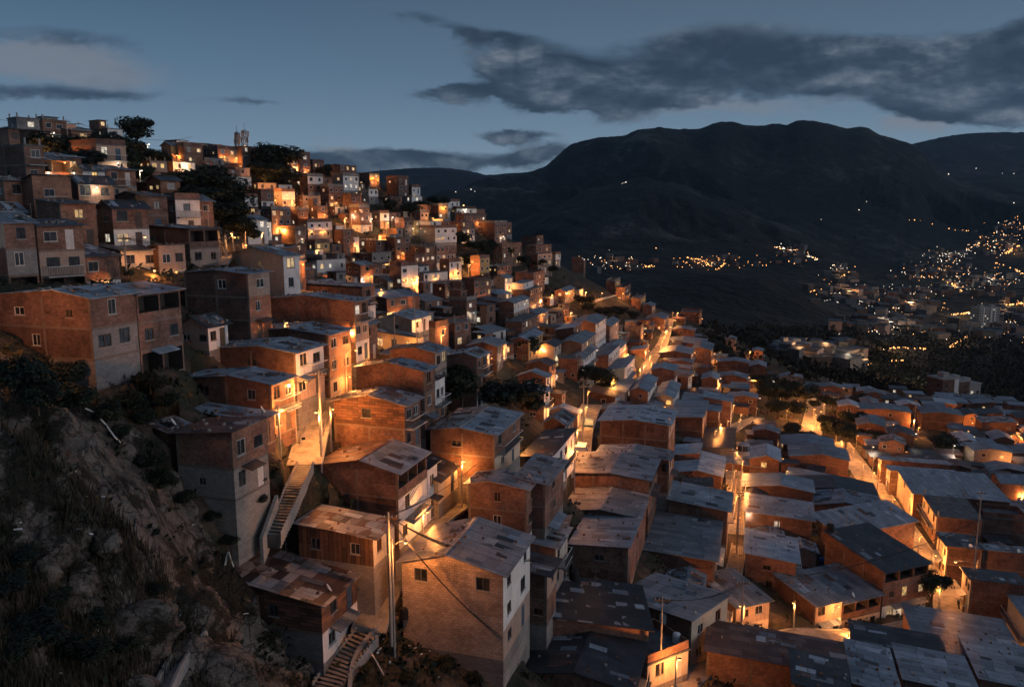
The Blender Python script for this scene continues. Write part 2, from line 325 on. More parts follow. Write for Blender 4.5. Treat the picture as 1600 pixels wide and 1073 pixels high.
def leafm(t, b):
    p = objpos(t); r = rndo(t)
    c = t.ramp(t.noise(p, 1.3, 3), [(.35, (.005, .010, .007)), (.55, (.012, .020, .011)), (.7, (.026, .033, .016))])
    c = t.mix(1., c, t.ramp(r, [(0, (.7, .8, .9)), (1, (1.2, 1.05, .8))]), 'MULTIPLY'); t.l(c, b.inputs['Base Color'])
mat('leaf', leafm, .7)
def leafd(t, b): t.l(t.ramp(t.noise(objpos(t), .2, 3), [(.4, (.003, .006, .005)), (.65, (.010, .015, .010))]), b.inputs['Base Color'])
mat('leaf_dark', leafd, .9)
def drygrass(t, b):
    c = t.ramp(t.noise(objpos(t), .8, 3), [(.35, (.016, .016, .009)), (.6, (.055, .043, .025))]); t.l(c, b.inputs['Base Color'])
mat('dry_grass', drygrass, .8)
def bark(t, b):
    t.l(t.ramp(t.noise(objpos(t), 3, 4), [(.4, (.04, .03, .022)), (.6, (.09, .07, .05))]), b.inputs['Base Color'])
mat('bark', bark, .9)
def forest(t, b):
    p = objpos(t); n = t.noise(p, .0035, 8, .62); n2 = t.noise(p, .02, 5, .65); n3 = t.noise(p, .09, 3, .6)
    c = t.ramp(t.m('ADD', t.m('MULTIPLY', n, .55), t.m('MULTIPLY', n2, .45)), [(.40, (.003, .007, .009)), (.5, (.007, .012, .013)), (.55, (.022, .027, .027)), (.64, (.10, .095, .086))])
    c = t.mix(t.smooth(n3, .4, .6, .55, 0.), c, (.005, .009, .007)); t.l(c, b.inputs['Base Color'])
    bump(t, b, t.m('ADD', n3, t.m('MULTIPLY', n2, 2.)), 14., .8)
mat('forest', forest, .95)
# ------------------------------------------------------------------ mesh building
class MB:
    def __init__(s): s.v = []; s.f = []; s.m = []; s.uv = []; s.names = []
    def mi(s, name):
        if name not in s.names: s.names.append(name)
        return s.names.index(name)
    def face(s, pts, mname, uvs=None):
        i = len(s.v); s.v.extend([tuple(p) for p in pts]); s.f.append(tuple(range(i, i + len(pts)))); s.m.append(s.mi(mname))
        if uvs is None:
            a = Vector(pts[0]); e = (Vector(pts[1]) - a)
            e = e.normalized() if e.length > 1e-6 else Vector((1, 0, 0)); nn = e.cross(Vector(pts[-1]) - a); g = nn.cross(e)
            g = g.normalized() if g.length > 1e-9 else Vector((0, 0, 1))
            uvs = [((Vector(p) - a).dot(e), (Vector(p) - a).dot(g)) for p in pts]
        s.uv.append(uvs)
    def box(s, lo, hi, mname, M=None, skip=()):
        x0, y0, z0 = lo; x1, y1, z1 = hi
        P = [Vector(p) for p in ((x0,y0,z0),(x1,y0,z0),(x1,y1,z0),(x0,y1,z0),(x0,y0,z1),(x1,y0,z1),(x1,y1,z1),(x0,y1,z1))]
        if M is not None: P = [M @ p for p in P]
        for k, q in enumerate(((3,2,1,0),(4,5,6,7),(0,1,5,4),(1,2,6,5),(2,3,7,6),(3,0,4,7))):
            if k in skip: continue
            s.face([P[i] for i in q], mname)
    def tube(s, pts, r, mname, n=6, r2=None, caps=True):
        pts = [Vector(p) for p in pts]; rings = []
        r2 = r if r2 is None else r2
        for i, p in enumerate(pts):
            d = (pts[min(i+1, len(pts)-1)] - pts[max(i-1, 0)]).normalized()
            a = d.orthogonal().normalized() if abs(d.z) > .95 else d.cross(Vector((0,0,1))).normalized()
            b = d.cross(a); rr = r + (r2 - r) * i / max(1, len(pts) - 1)
            rings.append([p + a * math.cos(2*math.pi*k/n) * rr + b * math.sin(2*math.pi*k/n) * rr for k in range(n)])
        for i in range(len(rings) - 1):
            for k in range(n):
                s.face([rings[i][k], rings[i][(k+1) % n], rings[i+1][(k+1) % n], rings[i+1][k]], mname)
        if caps:
            s.face(rings[0], mname); s.face(rings[-1][::-1], mname)
    def lathe(s, prof, mname, c=(0,0,0), n=14):
        c = Vector(c); R = [[c + Vector((r * math.cos(2*math.pi*k/n), r * math.sin(2*math.pi*k/n), z)) for k in range(n)] for r, z in prof]
        for i in range(len(R) - 1):
            for k in range(n): s.face([R[i][k], R[i][(k+1) % n], R[i+1][(k+1) % n], R[i+1][k]], mname)
        s.face(R[0][::-1], mname); s.face(R[-1], mname)
    def mesh(s, name, smooth=False):
        me = bpy.data.meshes.new(name); me.from_pydata(s.v, [], s.f)
        for nm in s.names: me.materials.append(MATS[nm])
        me.polygons.foreach_set('material_index', s.m)
        if smooth: me.polygons.foreach_set('use_smooth', [True] * len(s.f))
        ul = me.uv_layers.new(name='UVMap'); ul.data.foreach_set('uv', [c for q in s.uv for p in q for c in p])
        me.update(); return me
    def obj(s, name, parent=None, smooth=False, loc=None):
        if not s.f: return None
        return link(name, s.mesh(name, smooth), parent, loc)
def link(name, data, parent=None, loc=None):
    o = bpy.data.objects.new(name, data); COL.objects.link(o)
    if parent: o.parent = parent
    if loc is not None: o.location = loc
    return o
def tag(o, label=None, cat=None, group=None, kind=None):
    if label: o['label'] = label
    if cat: o['category'] = cat
    if group: o['group'] = group
    if kind: o['kind'] = kind
    return o
def empty(name, loc, rz=0.): 
    o = link(name, None, None, loc); o.rotation_euler = (0, 0, rz); o.empty_display_size = .3; return o
# ------------------------------------------------------------------ houses
ST = 2.5
WM = {'b': 'brick', 'r': 'brick_old', 'k': 'brick_pale', 'g': 'block', 'w': 'white', 'c': 'cream', 'p': 'plaster', 'd': 'planks', 'x': 'boards', 't': 'teal', 'm': 'mint', 'o': 'brick', 'y': 'lampglow', 'n': 'concrete'}
WORD = {'b': 'brick', 'r': 'old brick', 'k': 'pale brick', 'g': 'grey block', 'w': 'white', 'c': 'cream', 'p': 'brown plaster', 'd': 'plank', 'x': 'board', 't': 'teal', 'm': 'mint green', 'o': 'open', 'y': 'lampglow', 'n': 'bare concrete'}
HOUSES = []
_wm = {}
def window_mesh(w, h, style):
    key = (round(w, 2), round(h, 2), style)
    if key in _wm: return _wm[key]
    b = MB(); fm = 'trim' if style % 3 == 0 else ('steel' if style % 3 == 1 else 'wood'); d = .05
    b.box((0, -.03, 0), (.06, d, h), fm); b.box((w-.06, -.03, 0), (w, d, h), fm); b.box((.06, -.03, 0), (w-.06, d, .06), fm); b.box((.06, -.03, h-.06), (w-.06, d, h), fm)
    b.box((w/2-.025, -.02, .06), (w/2+.025, d-.01, h-.06), fm)
    if style >= 3:
        for k in range(1, 4): b.box((.06, -.035, h*k/4-.012), (w-.06, -.012, h*k/4+.012), 'rail_iron')
        for k in range(1, 6): b.box((w*k/6-.01, -.06, .03), (w*k/6+.01, -.036, h-.03), 'rail_iron')
    b.box((-.08, -.10, -.07), (w+.08, -.001, -.002), 'concrete')
    p = MB(); p.face([(.06, .03, .06), (w-.06, .03, .06), (w-.06, .03, h-.06), (.06, .03, h-.06)], 'glass')
    _wm[key] = (b.mesh('window'), {'glass': p.mesh('pane')}, (w, h)); return _wm[key]
def pane_mesh(key, mname):
    d = key[1]
    if mname not in d:
        m = d['glass'].copy(); m.materials[0] = MATS[mname]; d[mname] = m
    return d[mname]
_fw = {}
def far_window(w, h, mname):
    key = (round(w, 1), round(h, 1), mname)
    if key not in _fw:
        b = MB(); fm = 'trim'
        b.box((0, -.02, 0), (.08, .05, h), fm); b.box((w-.08, -.02, 0), (w, .05, h), fm); b.box((.08, -.02, h-.08), (w-.08, .05, h), fm); b.box((.08, -.02, 0), (w-.08, .05, .08), fm)
        b.face([(.08, .03, .08), (w-.08, .03, .08), (w-.08, .03, h-.08), (.08, .03, h-.08)], mname)
        _fw[key] = b.mesh('window')
    return _fw[key]
def wallgrid(mb, M, L, z0, z1, ops, mname, inner='dark_inside', u0=0.):
    """a stretch of wall with real openings; M maps (u, depth inward, z) to house space"""
    us = sorted({u0, L} | {o[0] for o in ops} | {o[1] for o in ops}); zs = sorted({z0, z1} | {o[2] for o in ops} | {o[3] for o in ops})
    Q = lambda u, d, z: M @ Vector((u, d, z))
    for i in range(len(us) - 1):
        for j in range(len(zs) - 1):
            cu, cz = (us[i] + us[i+1]) / 2, (zs[j] + zs[j+1]) / 2
            if any(o[0] < cu < o[1] and o[2] < cz < o[3] for o in ops): continue
            mb.face([Q(us[i], 0, zs[j]), Q(us[i+1], 0, zs[j]), Q(us[i+1], 0, zs[j+1]), Q(us[i], 0, zs[j+1])], mname,
                    [(us[i], zs[j]), (us[i+1], zs[j]), (us[i+1], zs[j+1]), (us[i], zs[j+1])])
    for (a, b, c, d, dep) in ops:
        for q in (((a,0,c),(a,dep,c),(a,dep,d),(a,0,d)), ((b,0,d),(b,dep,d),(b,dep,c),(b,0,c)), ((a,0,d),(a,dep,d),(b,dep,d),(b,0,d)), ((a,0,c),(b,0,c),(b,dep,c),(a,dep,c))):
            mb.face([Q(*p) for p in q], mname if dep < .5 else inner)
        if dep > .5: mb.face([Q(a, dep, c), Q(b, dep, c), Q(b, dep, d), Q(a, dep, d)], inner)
def seed_of(*a): return random.Random(hash(tuple(round(v, 1) if isinstance(v, float) else v for v in a)) & 0xffffffff) if False else random.Random(repr(a))
def house(px, eave, La, Lb, n, yaw, front='b', side=None, roof='blue', shape=None, name='house', label=None, fac='R', lit=None, lamp=None, bal=None, wins=None, swins=None, spec=True, rise=None, peak=None, base=None, door=True, oh=.35, terrace=False):
    R = random.Random(repr((round(eave.x, 1), round(eave.y, 1), n)))
    th = math.pi / 2 - yaw
    H = n * ST
    baseZ = eave.z - H
    d1 = Vector((math.sin(yaw), math.cos(yaw), 0)); d2 = Vector((-math.cos(yaw), math.sin(yaw), 0))
    P0 = Vector((eave.x, eave.y, baseZ))
    cs = [P0, P0 + d1 * Lb, P0 + d2 * La, P0 + d1 * Lb + d2 * La]
    g = T([c.x for c in cs], [c.y for c in cs])
    zb = -max(.6, min(9., baseZ - float(min(g)) + .6))
    far = eave.y > 135
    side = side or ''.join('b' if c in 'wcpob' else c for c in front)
    while len(front) < n: front += front[-1]
    while len(side) < n: side += side[-1]
    root = empty(name, P0, th)
    wall = MB(); fr = MB()
    rows = {'R': front, 'L': side} if fac == 'R' else {'R': side, 'L': front}
    MR = Matrix.Identity(4)                                              # u = +x, inward = +y
    ML = Matrix(((0, 1, 0, 0), (1, 0, 0, 0), (0, 0, 1, 0), (0, 0, 0, 1)))  # u = +y, inward = +x
    info = dict(lit=0, wins=0)
    lit = (.16 if far else .10) if lit is None else lit
    if shape is None: shape = R.choice('GGGMMT') if roof == 'slab' else R.choice('GGGMF')
    if roof == 'slab': shape = 'T'
    rise = (R.uniform(.5, 1.0) if shape == 'G' else R.uniform(.4, .9)) if rise is None else rise
    if shape == 'T': rise = 0
    pk = R.uniform(.38, .62) if peak is None else peak
    if shape == 'M': pk = 1.
    if shape == 'F': pk = 0.
    for face, L, M in (('R', Lb, MR), ('L', La, ML)):
        isf = (face == fac)
        for k in range(n):
            z1 = H - k * ST; z0 = z1 - ST; c = rows[face][k]; bottom = k == n - 1
            ops = []; wl = []
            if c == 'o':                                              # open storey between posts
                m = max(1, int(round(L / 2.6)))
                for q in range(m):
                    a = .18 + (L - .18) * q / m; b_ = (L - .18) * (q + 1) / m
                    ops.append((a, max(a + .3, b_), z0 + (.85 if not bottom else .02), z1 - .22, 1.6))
            else:
                if isf: cnt = max(1, int(L / 2.7 + R.random() * .6)) if wins is None else wins[k] if isinstance(wins, (list, tuple)) else wins
                else: cnt = (R.choice((0, 0, 0, 1, 1, 2)) if spec else R.choice((0, 1, 1, 2))) if swins is None else swins[k] if isinstance(swins, (list, tuple)) else swins
                if L < 1.6: cnt = 0
                for q in range(cnt):
                    ww = R.choice((.9, 1.1, 1.2, 1.4)) if isf else R.choice((.7, .9, 1.1)); hh = R.choice((1., 1.1, 1.3)) if isf else R.choice((.7, 1.))
                    if c == 'k': ww, hh = 1.2, 1.15
                    if bottom and isf and door and q == cnt // 2: ww, hh = .9, 2.05
                    elif isf and q == cnt - 1 and cnt > 1 and not bottom and R.random() < .25: ww, hh = .9, 2.05
                    step = L / cnt; ww = min(ww, step * .62)
                    u = step * (q + .5) - ww / 2 + R.uniform(-.12, .12) * step
                    v = z0 + (.02 if hh > 2 else R.uniform(.85, .95))
                    ops.append((u, u + ww, v, v + hh, .14)); wl.append((u, v, ww, hh))
            zz = z0 if not bottom else zb
            cc = 'g' if (bottom and False) else c
            wallgrid(wall, M, L, z0, z1, ops, WM[c])
            if bottom and zb < z0 - .01:
                fm = 'block' if c not in 'b' else R.choice(('brick_old', 'block', 'concrete'))
                wall.face([M @ Vector((0, 0, zb)), M @ Vector((L, 0, zb)), M @ Vector((L, 0, z0)), M @ Vector((0, 0, z0))], fm, [(0, zb), (L, zb), (L, z0), (0, z0)])
            for (u, v, ww, hh) in wl:
                info['wins'] += 1
                if hh > 2:
                    dr = MB(); dm = R.choice(('door_paint', 'door_paint', 'door_blue', 'wood', 'trim'))
                    dr.box((0, .05, 0), (ww, .12, hh), dm)
                    if not far:
                        for q in (0, 1): dr.box((.1 + q * ww / 2 - q*.03, .03, .9), (ww / 2 - .07 + q * ww / 2, .049, hh - .12), dm); dr.box((.1 + q * ww / 2 - q*.03, .03, .12), (ww / 2 - .07 + q * ww / 2, .049, .8), dm)
                    o = dr.obj('door', root)
                    o.matrix_local = Matrix.Translation(M @ Vector((u, 0, v))) @ (Matrix.Identity(4) if face == 'R' else Matrix(((0, 1, 0, 0), (1, 0, 0, 0), (0, 0, 1, 0), (0, 0, 0, 1))))
                    continue
                isl = R.random() < lit
                if isl: info['lit'] += 1
                pm = R.choice(('lit_warm', 'lit_warm', 'lit_white', 'lit_yellow')) if isl else 'glass'
                ML4 = Matrix.Translation(M @ Vector((u, .06, v))) @ (Matrix.Identity(4) if face == 'R' else M)
                if far:
                    o = link('window', far_window(ww, hh, pm), root); o.matrix_local = ML4 @ Matrix.Diagonal((ww / round(ww, 1), 1, hh / round(hh, 1), 1))
                else:
                    key = window_mesh(round(ww, 1), hh, R.choice((0, 1, 2, 3, 4)))
                    o = link('window', key[0], root); o.matrix_local = ML4 @ Matrix.Diagonal((ww / key[2][0], 1, 1, 1))
                    link('pane', pane_mesh(key, pm), o)
        # concrete slab edges and posts, a little proud of the brick
        if (spec or R.random() < .5) and 'k' not in rows[face]:
            for k in range(0 if shape == 'T' else 1, n + 1):
                z = H - k * ST; c = rows[face][min(k, n - 1)]
                if (c in 'brgko' or rows[face][max(0, k - 1)] in 'brgko') and c not in 'dx':
                    lo = M @ Vector((-.02, -.025, z - .11)); hi = M @ Vector((L + .02, -.003, z + .09))
                    fr.box([min(a, b) for a, b in zip(lo, hi)], [max(a, b) for a, b in zip(lo, hi)], 'beam')
            if not isf and not far:
                m = max(1, int(L / 3.6))
                for q in range(m + 1):
                    u = q * (L - .24) / m
                    for k in range(n):
                        if rows[face][k] in 'brk':
                            lo = M @ Vector((u, -.018, H - (k + 1) * ST + .093)); hi = M @ Vector((u + .24, -.003, H - k * ST - .113))
                            fr.box([min(a, b) for a, b in zip(lo, hi)], [max(a, b) for a, b in zip(lo, hi)], 'beam')
    # back walls, gables
    hy0 = rise if pk == 0 and shape != 'T' else 0; hyL = rise if pk == 1 and shape != 'T' else 0
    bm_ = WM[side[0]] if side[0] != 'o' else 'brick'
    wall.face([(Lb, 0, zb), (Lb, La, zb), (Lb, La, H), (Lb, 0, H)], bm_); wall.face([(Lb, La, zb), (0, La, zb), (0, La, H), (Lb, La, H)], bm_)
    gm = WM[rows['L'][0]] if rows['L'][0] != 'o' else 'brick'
    tM = 0.
    if rise > 0 and shape != 'T':
        for x in (0, Lb):
            prof = [(0, H), (La, H)] + ([(La, H + rise)] if pk == 1 else [(pk * La, H + rise)] if pk > 0 else [(0, H + rise)])
            pts = [(x, y, z) for y, z in prof]; 
            if x == 0: pts = pts[::-1]
            wall.face(pts, gm, [(p[1], p[2]) for p in pts])
        if hy0: wall.face([(0, 0, H), (Lb, 0, H), (Lb, 0, H + rise), (0, 0, H + rise)], WM[rows['R'][0]] if rows['R'][0] != 'o' else 'brick')
        if hyL: wall.face([(Lb, La, H), (0, La, H), (0, La, H + rise), (Lb, La, H + rise)], bm_)
    wall.obj('wall', root); fr.obj('concrete_frame', root)
    # roof
    rf = MB(); rn2 = 'roof_' + roof if isinstance(roof, str) else 'roof_' + roof[0]; rn = rn2 if isinstance(roof, str) else 'roof_' + roof[1]
    t = .07
    def plane(y0, z0, y1, z1, ext0, ext1, mname):
        sl = (z1 - z0) / (y1 - y0); s = math.hypot(1, sl)
        ya, yb = y0 - ext0, y1 + ext1; za, zb_ = z0 - sl * ext0, z1 + sl * ext1
        za += .03; zb_ += .03; x0, x1 = -oh, Lb + oh
        u = [(x0, ya * s), (x1, ya * s), (x1, yb * s), (x0, yb * s)]
        rf.face([(x0, ya, za + t), (x1, ya, za + t), (x1, yb, zb_ + t), (x0, yb, zb_ + t)], mname, u)
        rf.face([(x0, yb, zb_), (x1, yb, zb_), (x1, ya, za), (x0, ya, za)], mname, u[::-1])
        for (a, b) in (((x0, ya, za), (x1, ya, za)), ((x1, ya, za), (x1, yb, zb_)), ((x1, yb, zb_), (x0, yb, zb_)), ((x0, yb, zb_), (x0, ya, za))):
            rf.face([a, b, (b[0], b[1], b[2] + t), (a[0], a[1], a[2] + t)], mname)
        # loose sheets and weights lying on the roof
        if not far:
            for q in range(R.randint(3, 8)):
                wx, wy = R.uniform(.5, 1.1), R.uniform(.8, 2.0); xx = R.uniform(x0 + .2, max(x0 + .3, x1 - wx - .2)); yy = R.uniform(ya + .2, max(ya + .3, yb - wy - .2))
                if yy + wy > yb: continue
                zf = lambda y: za + sl * (y - ya) + t + .012
                rot = R.uniform(-.12, .12); pts = [(xx, yy), (xx + wx, yy + rot), (xx + wx - rot, yy + wy + rot), (xx - rot, yy + wy)]
                mm = R.choice(('roof_pale', 'roof_grey', 'roof_dark', 'roof_rust', 'roof_grey'))
                rf.face([(a, b, zf(b) + .02) for a, b in pts], mm, pts)
                for i in range(4):
                    a, b = pts[i], pts[(i + 1) % 4]; rf.face([(*a, zf(a[1]) - .01), (*b, zf(b[1]) - .01), (*b, zf(b[1]) + .02), (*a, zf(a[1]) + .02)], mm)
        if not far:                                                # bricks and stones holding the sheets down
            for q in range(R.randint(5, 14)):
                xx, yy = R.uniform(x0 + .2, x1 - .3), R.uniform(ya + .2, yb - .3); zz = za + sl * (yy - ya) + t; s_ = R.uniform(.08, .17)
                rf.box((xx - s_, yy - s_ * .7, zz + .002), (xx + s_, yy + s_ * .7, zz + R.uniform(.1, .2)), R.choice(('brick', 'block', 'concrete', 'wood')))
    if shape == 'T':
        if R.random() < .4 and La > 4.5:                             # a half-built room on the terrace
            ur = MB(); ax, ay = Lb * R.uniform(.45, .75), La * R.uniform(.45, .8); wm_ = R.choice(('brick', 'brick_old', 'brick', 'white', 'block'))
            ur.box((.02, La - ay, H + .173), (ax, La - .02, H + 2.3), wm_); ur.box((-.2, La - ay - .35, H + 2.302), (ax + .3, La + .15, H + 2.38), R.choice(('roof_dark', 'roof_grey', 'roof_rust')))
            ur.box((ax * .3, La - ay - .02, H + 1.0), (ax * .3 + .9, La - ay - .003, H + 1.9), R.choice(('glass', 'glass', 'lit_warm', 'door_paint'))); ur.obj('upper_room', root)
        rf.box((-.15, -.15, H + .003), (Lb + .15, La + .15, H + .17), 'roof_slab')
        if terrace or R.random() < .6:
            ph = .85; pm = R.choice(('brick', 'brick_old', 'block'))
            for lo, hi in (((0, 0), (Lb, .12)), ((0, La - .12), (Lb, La)), ((0, .12), (.12, La - .12)), ((Lb - .12, .12), (Lb, La - .12))):
                rf.box((*lo, H + .172), (*hi, H + .17 + ph), pm)
        else:
            for q in range(4):
                x, y = (.3 if q % 2 else Lb - .3), (.3 if q // 2 else La - .3)
                rf.box((x - .1, y - .1, H + .172), (x + .1, y + .1, H + 1.0), 'concrete')
    elif pk == 1: plane(0, H, La, H + rise, oh + .2, oh, rn)
    elif pk == 0: plane(0, H + rise, La, H, oh, oh + .2, rn)
    else:
        plane(0, H, pk * La, H + rise, oh + .1, .0, rn2); plane(pk * La, H + rise + .0, La, H, .0, oh + .1, rn)
        ym = pk * La; rf.box((-oh, ym - .16, H + rise + .075), (Lb + oh, ym + .16, H + rise + .14), rn)
    rf.obj('roof', root)
    if not far and spec and R.random() < .45:
        an = MB(); ax, ay = R.uniform(.4, max(.5, Lb - .4)), R.uniform(.2, .8) * La; az = H + (rise if shape != 'T' else .2)
        an.tube([(ax, ay, H - .1), (ax, ay, az + 1.7)], .025, 'steel', 5)
        for q in range(4): an.tube([(ax - .45 + .05 * q, ay - .3 + q * .2, az + 1.6), (ax + .45 - .05 * q, ay - .3 + q * .2, az + 1.6)], .012, 'steel', 4)
        an.tube([(ax, ay - .35, az + 1.6), (ax, ay + .4, az + 1.6)], .015, 'steel', 4); an.obj('antenna', root)
    if not far and spec and R.random() < .3:
        an = MB(); ax, ay = R.uniform(.5, max(.6, Lb - .5)), .3; az = H + .55
        an.tube([(ax, ay, H), (ax, ay, az)], .03, 'steel', 5); c0 = Vector((ax, ay - .1, az + .1)); nn = Vector((.5, -.7, .55)).normalized(); t1 = nn.orthogonal().normalized(); t2 = nn.cross(t1)
        rg = [[c0 + (t1 * math.cos(k * .6283) + t2 * math.sin(k * .6283)) * rr + nn * dd for k in range(10)] for rr, dd in ((.05, -.1), (.22, -.06), (.38, .03))]
        for q in (0, 1):
            for k in range(10): an.face([rg[q][k], rg[q][(k+1) % 10], rg[q+1][(k+1) % 10], rg[q+1][k]], 'plastic_white')
        an.obj('satellite_dish', root)
    if n > 1 and R.random() < (.45 if spec else .2):                # a tin awning over the ground floor
        aw = MB(); M = MR if fac == 'R' else ML; L = Lb if fac == 'R' else La; u0 = L * R.uniform(.05, .3); u1 = L * R.uniform(.6, .95); z = H - (n - 1) * ST - .25
        q = [(u0, -.03, z + .28), (u1, -.03, z + .28), (u1, -1.0, z - .02), (u0, -1.0, z - .02)]; mm = R.choice(('roof_rust', 'roof_grey', 'roof_blue', 'roof_dark'))
        if n - 1 < len(front) and u1 - u0 > 1:
            aw.face([M @ Vector(p) for p in q], mm); aw.face([M @ (Vector(p) + Vector((0, 0, -.05))) for p in q[::-1]], mm)
            for e_ in range(4): p0, p1 = Vector(q[e_]), Vector(q[(e_ + 1) % 4]); aw.face([M @ p0, M @ p1, M @ (p1 - Vector((0, 0, .05))), M @ (p0 - Vector((0, 0, .05)))], mm)
            aw.obj('awning', root)
    if bal is None: bal = (not far and n > 1 and R.random() < .35)
    if bal:
        b = MB(); M = MR if fac == 'R' else ML; L = Lb if fac == 'R' else La
        k = bal if isinstance(bal, int) and not isinstance(bal, bool) else 1
        z = H - k * ST; u0, u1 = (.1, L - .1) if L < 4 else (L * R.uniform(.05, .35), L * R.uniform(.7, .97))
        def bx(lo, hi, mname):
            lo = M @ Vector(lo); hi = M @ Vector(hi); b.box([min(p, q) for p, q in zip(lo, hi)], [max(p, q) for p, q in zip(lo, hi)], mname)
        bx((u0, -.85, z - .10), (u1, -.03, z + .06), 'concrete')
        for uu in np.arange(u0 + .04, u1, .16): bx((uu, -.82, z + .06), (uu + .025, -.795, z + .95), 'rail_iron' if R.random() < 2 else 'trim')
        bx((u0, -.84, z + .95), (u1, -.78, z + 1.0), 'trim'); bx((u0, -.78, z + .95), (u0 + .04, -.03, z + 1.0), 'trim'); bx((u1 - .04, -.78, z + .95), (u1, -.03, z + 1.0), 'trim')
        b.obj('balcony', root)
    rec = dict(root=root, P0=P0, d1=d1, d2=d2, La=La, Lb=Lb, n=n, H=H, front=front, side=side, roof=roof, shape=shape, label=label, base=baseZ, spec=spec, info=info, far=far, bal=bool(bal), zb=zb)
    q = [project(c + Vector((0, 0, h))) for c in cs for h in (0, H)]
    rec['box'] = (min(p[0] for p in q), min(p[1] for p in q), max(p[0] for p in q), max(p[1] for p in q))
    e = project(P0 + (d1 * Lb + d2 * La) / 2 + Vector((0, 0, H))); rec['pc'] = e
    HOUSES.append(rec); return rec
def solve_len(P, d, px):
    """how far along d from P the picture column px is reached"""
    k = (px - CX) / F
    ddep = d.y * ct; dep = P.y * ct - (P.z - CAMZ) * st_
    den = d.x - k * ddep
    return (k * dep - P.x) / den if abs(den) > 1e-6 else 999
def h(tile, xc, yt, xl, xr, n=2, front='b', side=None, roof='blue', yaw=17, Y=None, after=None, La=None, Lb=None, gap=.12, **kw):
    px, py = tp(tile, xc, yt); pl = tp(tile, xl, yt)[0]; pr = tp(tile, xr, yt)[0]
    yw = math.radians(yaw)
    d1 = Vector((math.sin(yw), math.cos(yw), 0)); d2 = Vector((-math.cos(yw), math.sin(yw), 0))
    if after is not None or Y: kw.pop('ymin', None)
    if after is not None:
        P = after['P0'] + after['d1'] * (after['Lb'] + gap); a, b = ray(px, py)
        P = Vector((P.x, P.y, CAMZ + ray(px, py)[1] * P.y))
    elif Y: P = at(px, py, Y)
    else:
        P = hit(px, py, n * ST, kw.pop('ymin', 24))
        if P is None: P = at(px, py, 380); 
    la = solve_len(P, d2, pl) if La is None else La; lb = solve_len(P, d1, pr) if Lb is None else Lb
    rr = random.Random(repr(px))
    if not 0 < la < 40: la = rr.uniform(7, 9)
    if not 0 < lb < 40: lb = rr.uniform(6.5, 9)
    sc = P.y
    la = min(max(la, 3.0 if sc < 150 else 4.), 17); lb = min(max(lb, 2.5 if sc < 150 else 4.), 16)
    return house((px, py), P, la, lb, n, yw, front, side, roof, **kw)
# ------------------------------------------------------------------ houses read off the photograph
# near left slope
A1 = h('T2', 555, 462, -30, 838, 3, 'bgg', 'brg', 'blue', Y=64, shape='G', rise=.55, peak=.35, wins=[1, 2, 0], swins=[2, 1, 0], door=False, bal=False, lit=0, label='big brick house with blue-grey roof and grey block front above the rock knoll')
A2 = h('T2', 840, 440, 700, 1115, 3, 'obo', 'bbb', 'blue', after=A1, La=9, shape='G', rise=.5, wins=2, bal=False, lit=0, door=False, label='brick house with open pillared top floor joined to the big blue-roofed house')
h('T2', 20, -10, -140, 210, 3, 'bgo', 'cbb', 'grey', yaw=30, Y=76, wins=1, lit=0, bal=False, label='brick and grey house with one lit window on the photo\'s left edge')
h('T2', 226, 10, 120, 510, 3, 'bpo', 'bbb', 'dark', yaw=30, Y=79, wins=2, lit=.0, bal=2, label='brick house with shaded balcony over dark shopfront, second from the left edge')
h('T2', 514, 205, 480, 738, 2, 'bw', 'bb', 'dark', yaw=30, Y=84, wins=2, shape='M', rise=1.2, La=7, bal=False, label='low brick house under a dark roof, white ground floor, left of the lamp post')
h('T2', 748, 166, 700, 980, 2, 'cc', 'rr', 'dark', yaw=32, Y=93, wins=2, lit=0, La=6, label='cream house glowing orange right behind the arched lamp post')
h('T2', 984, 160, 950, 1148, 2, 'pc', 'rr', 'dark', yaw=32, Y=96, wins=2, lit=0, La=6, bal=False, label='pinkish house with two dark windows beside the orange cream house')
h('T2', 1172, 32, 745, 1355, 3, 'opw', 'rrr', 'dark', yaw=26, Y=104, swins=0, bal=False, label='long dark brick house with glazed veranda, near the bare lamp mast')
h('T2', 1540, 312, 1140, 1672, 3, 'gbb', 'rrr', 'blue', Y=86, wins=1, shape='G', rise=.35, swins=[1, 0, 0], label='tall brown brick house with flat bluish roof and grey top corner')
h('T2', 1290, 635, 1120, 1412, 1, 'w', 'p', 'dark', Y=80, shape='G', wins=2, label='small white-walled shack with sagging dark roof between two brick houses')
LW = h('T3', 95, 795, -460, 232, 2, 'bb', 'rb', 'blue', Y=72, shape='G', rise=.55, peak=.45, wins=2, swins=[2, 1], lit=.0, label='brick house with one yellow lit window above the plank shed roofs')
h('T3', 245, 602, -300, 418, 2, 'wp', 'rr', 'blue', Y=79, shape='G', rise=.5, wins=2, bal=1, label='brick house with white corner front and bluish patched roof by the alley')
h('T3', 450, 490, -80, 585, 3, 'bbp', 'rrr', 'blue', Y=87, shape='G', rise=.5, wins=2, label='brown brick house with light blue roof behind the white-fronted alley house')
BL = h('T3', 612, 284, 80, 695, 3, 'bpw', 'bbb', 'blue', Y=97, shape='G', rise=.55, peak=.55, wins=2, swins=[0, 1, 0], label='large brick house with orange lit side wall above the stair alley')
h('T3', 660, 192, 250, 738, 2, 'bw', 'br', 'grey', Y=118, shape='M', rise=.3, wins=1, label='long low orange-brown house right behind the orange lit brick side wall')
h('T3', 1000, 508, 725, 1012, 1, 'c', 'c', 'dark', Y=118, yaw=20, fac='L', wins=3, bal=False, lit=.6, shape='M', rise=.7, label='low cream cottage with a lit porch and dark drooping roof')
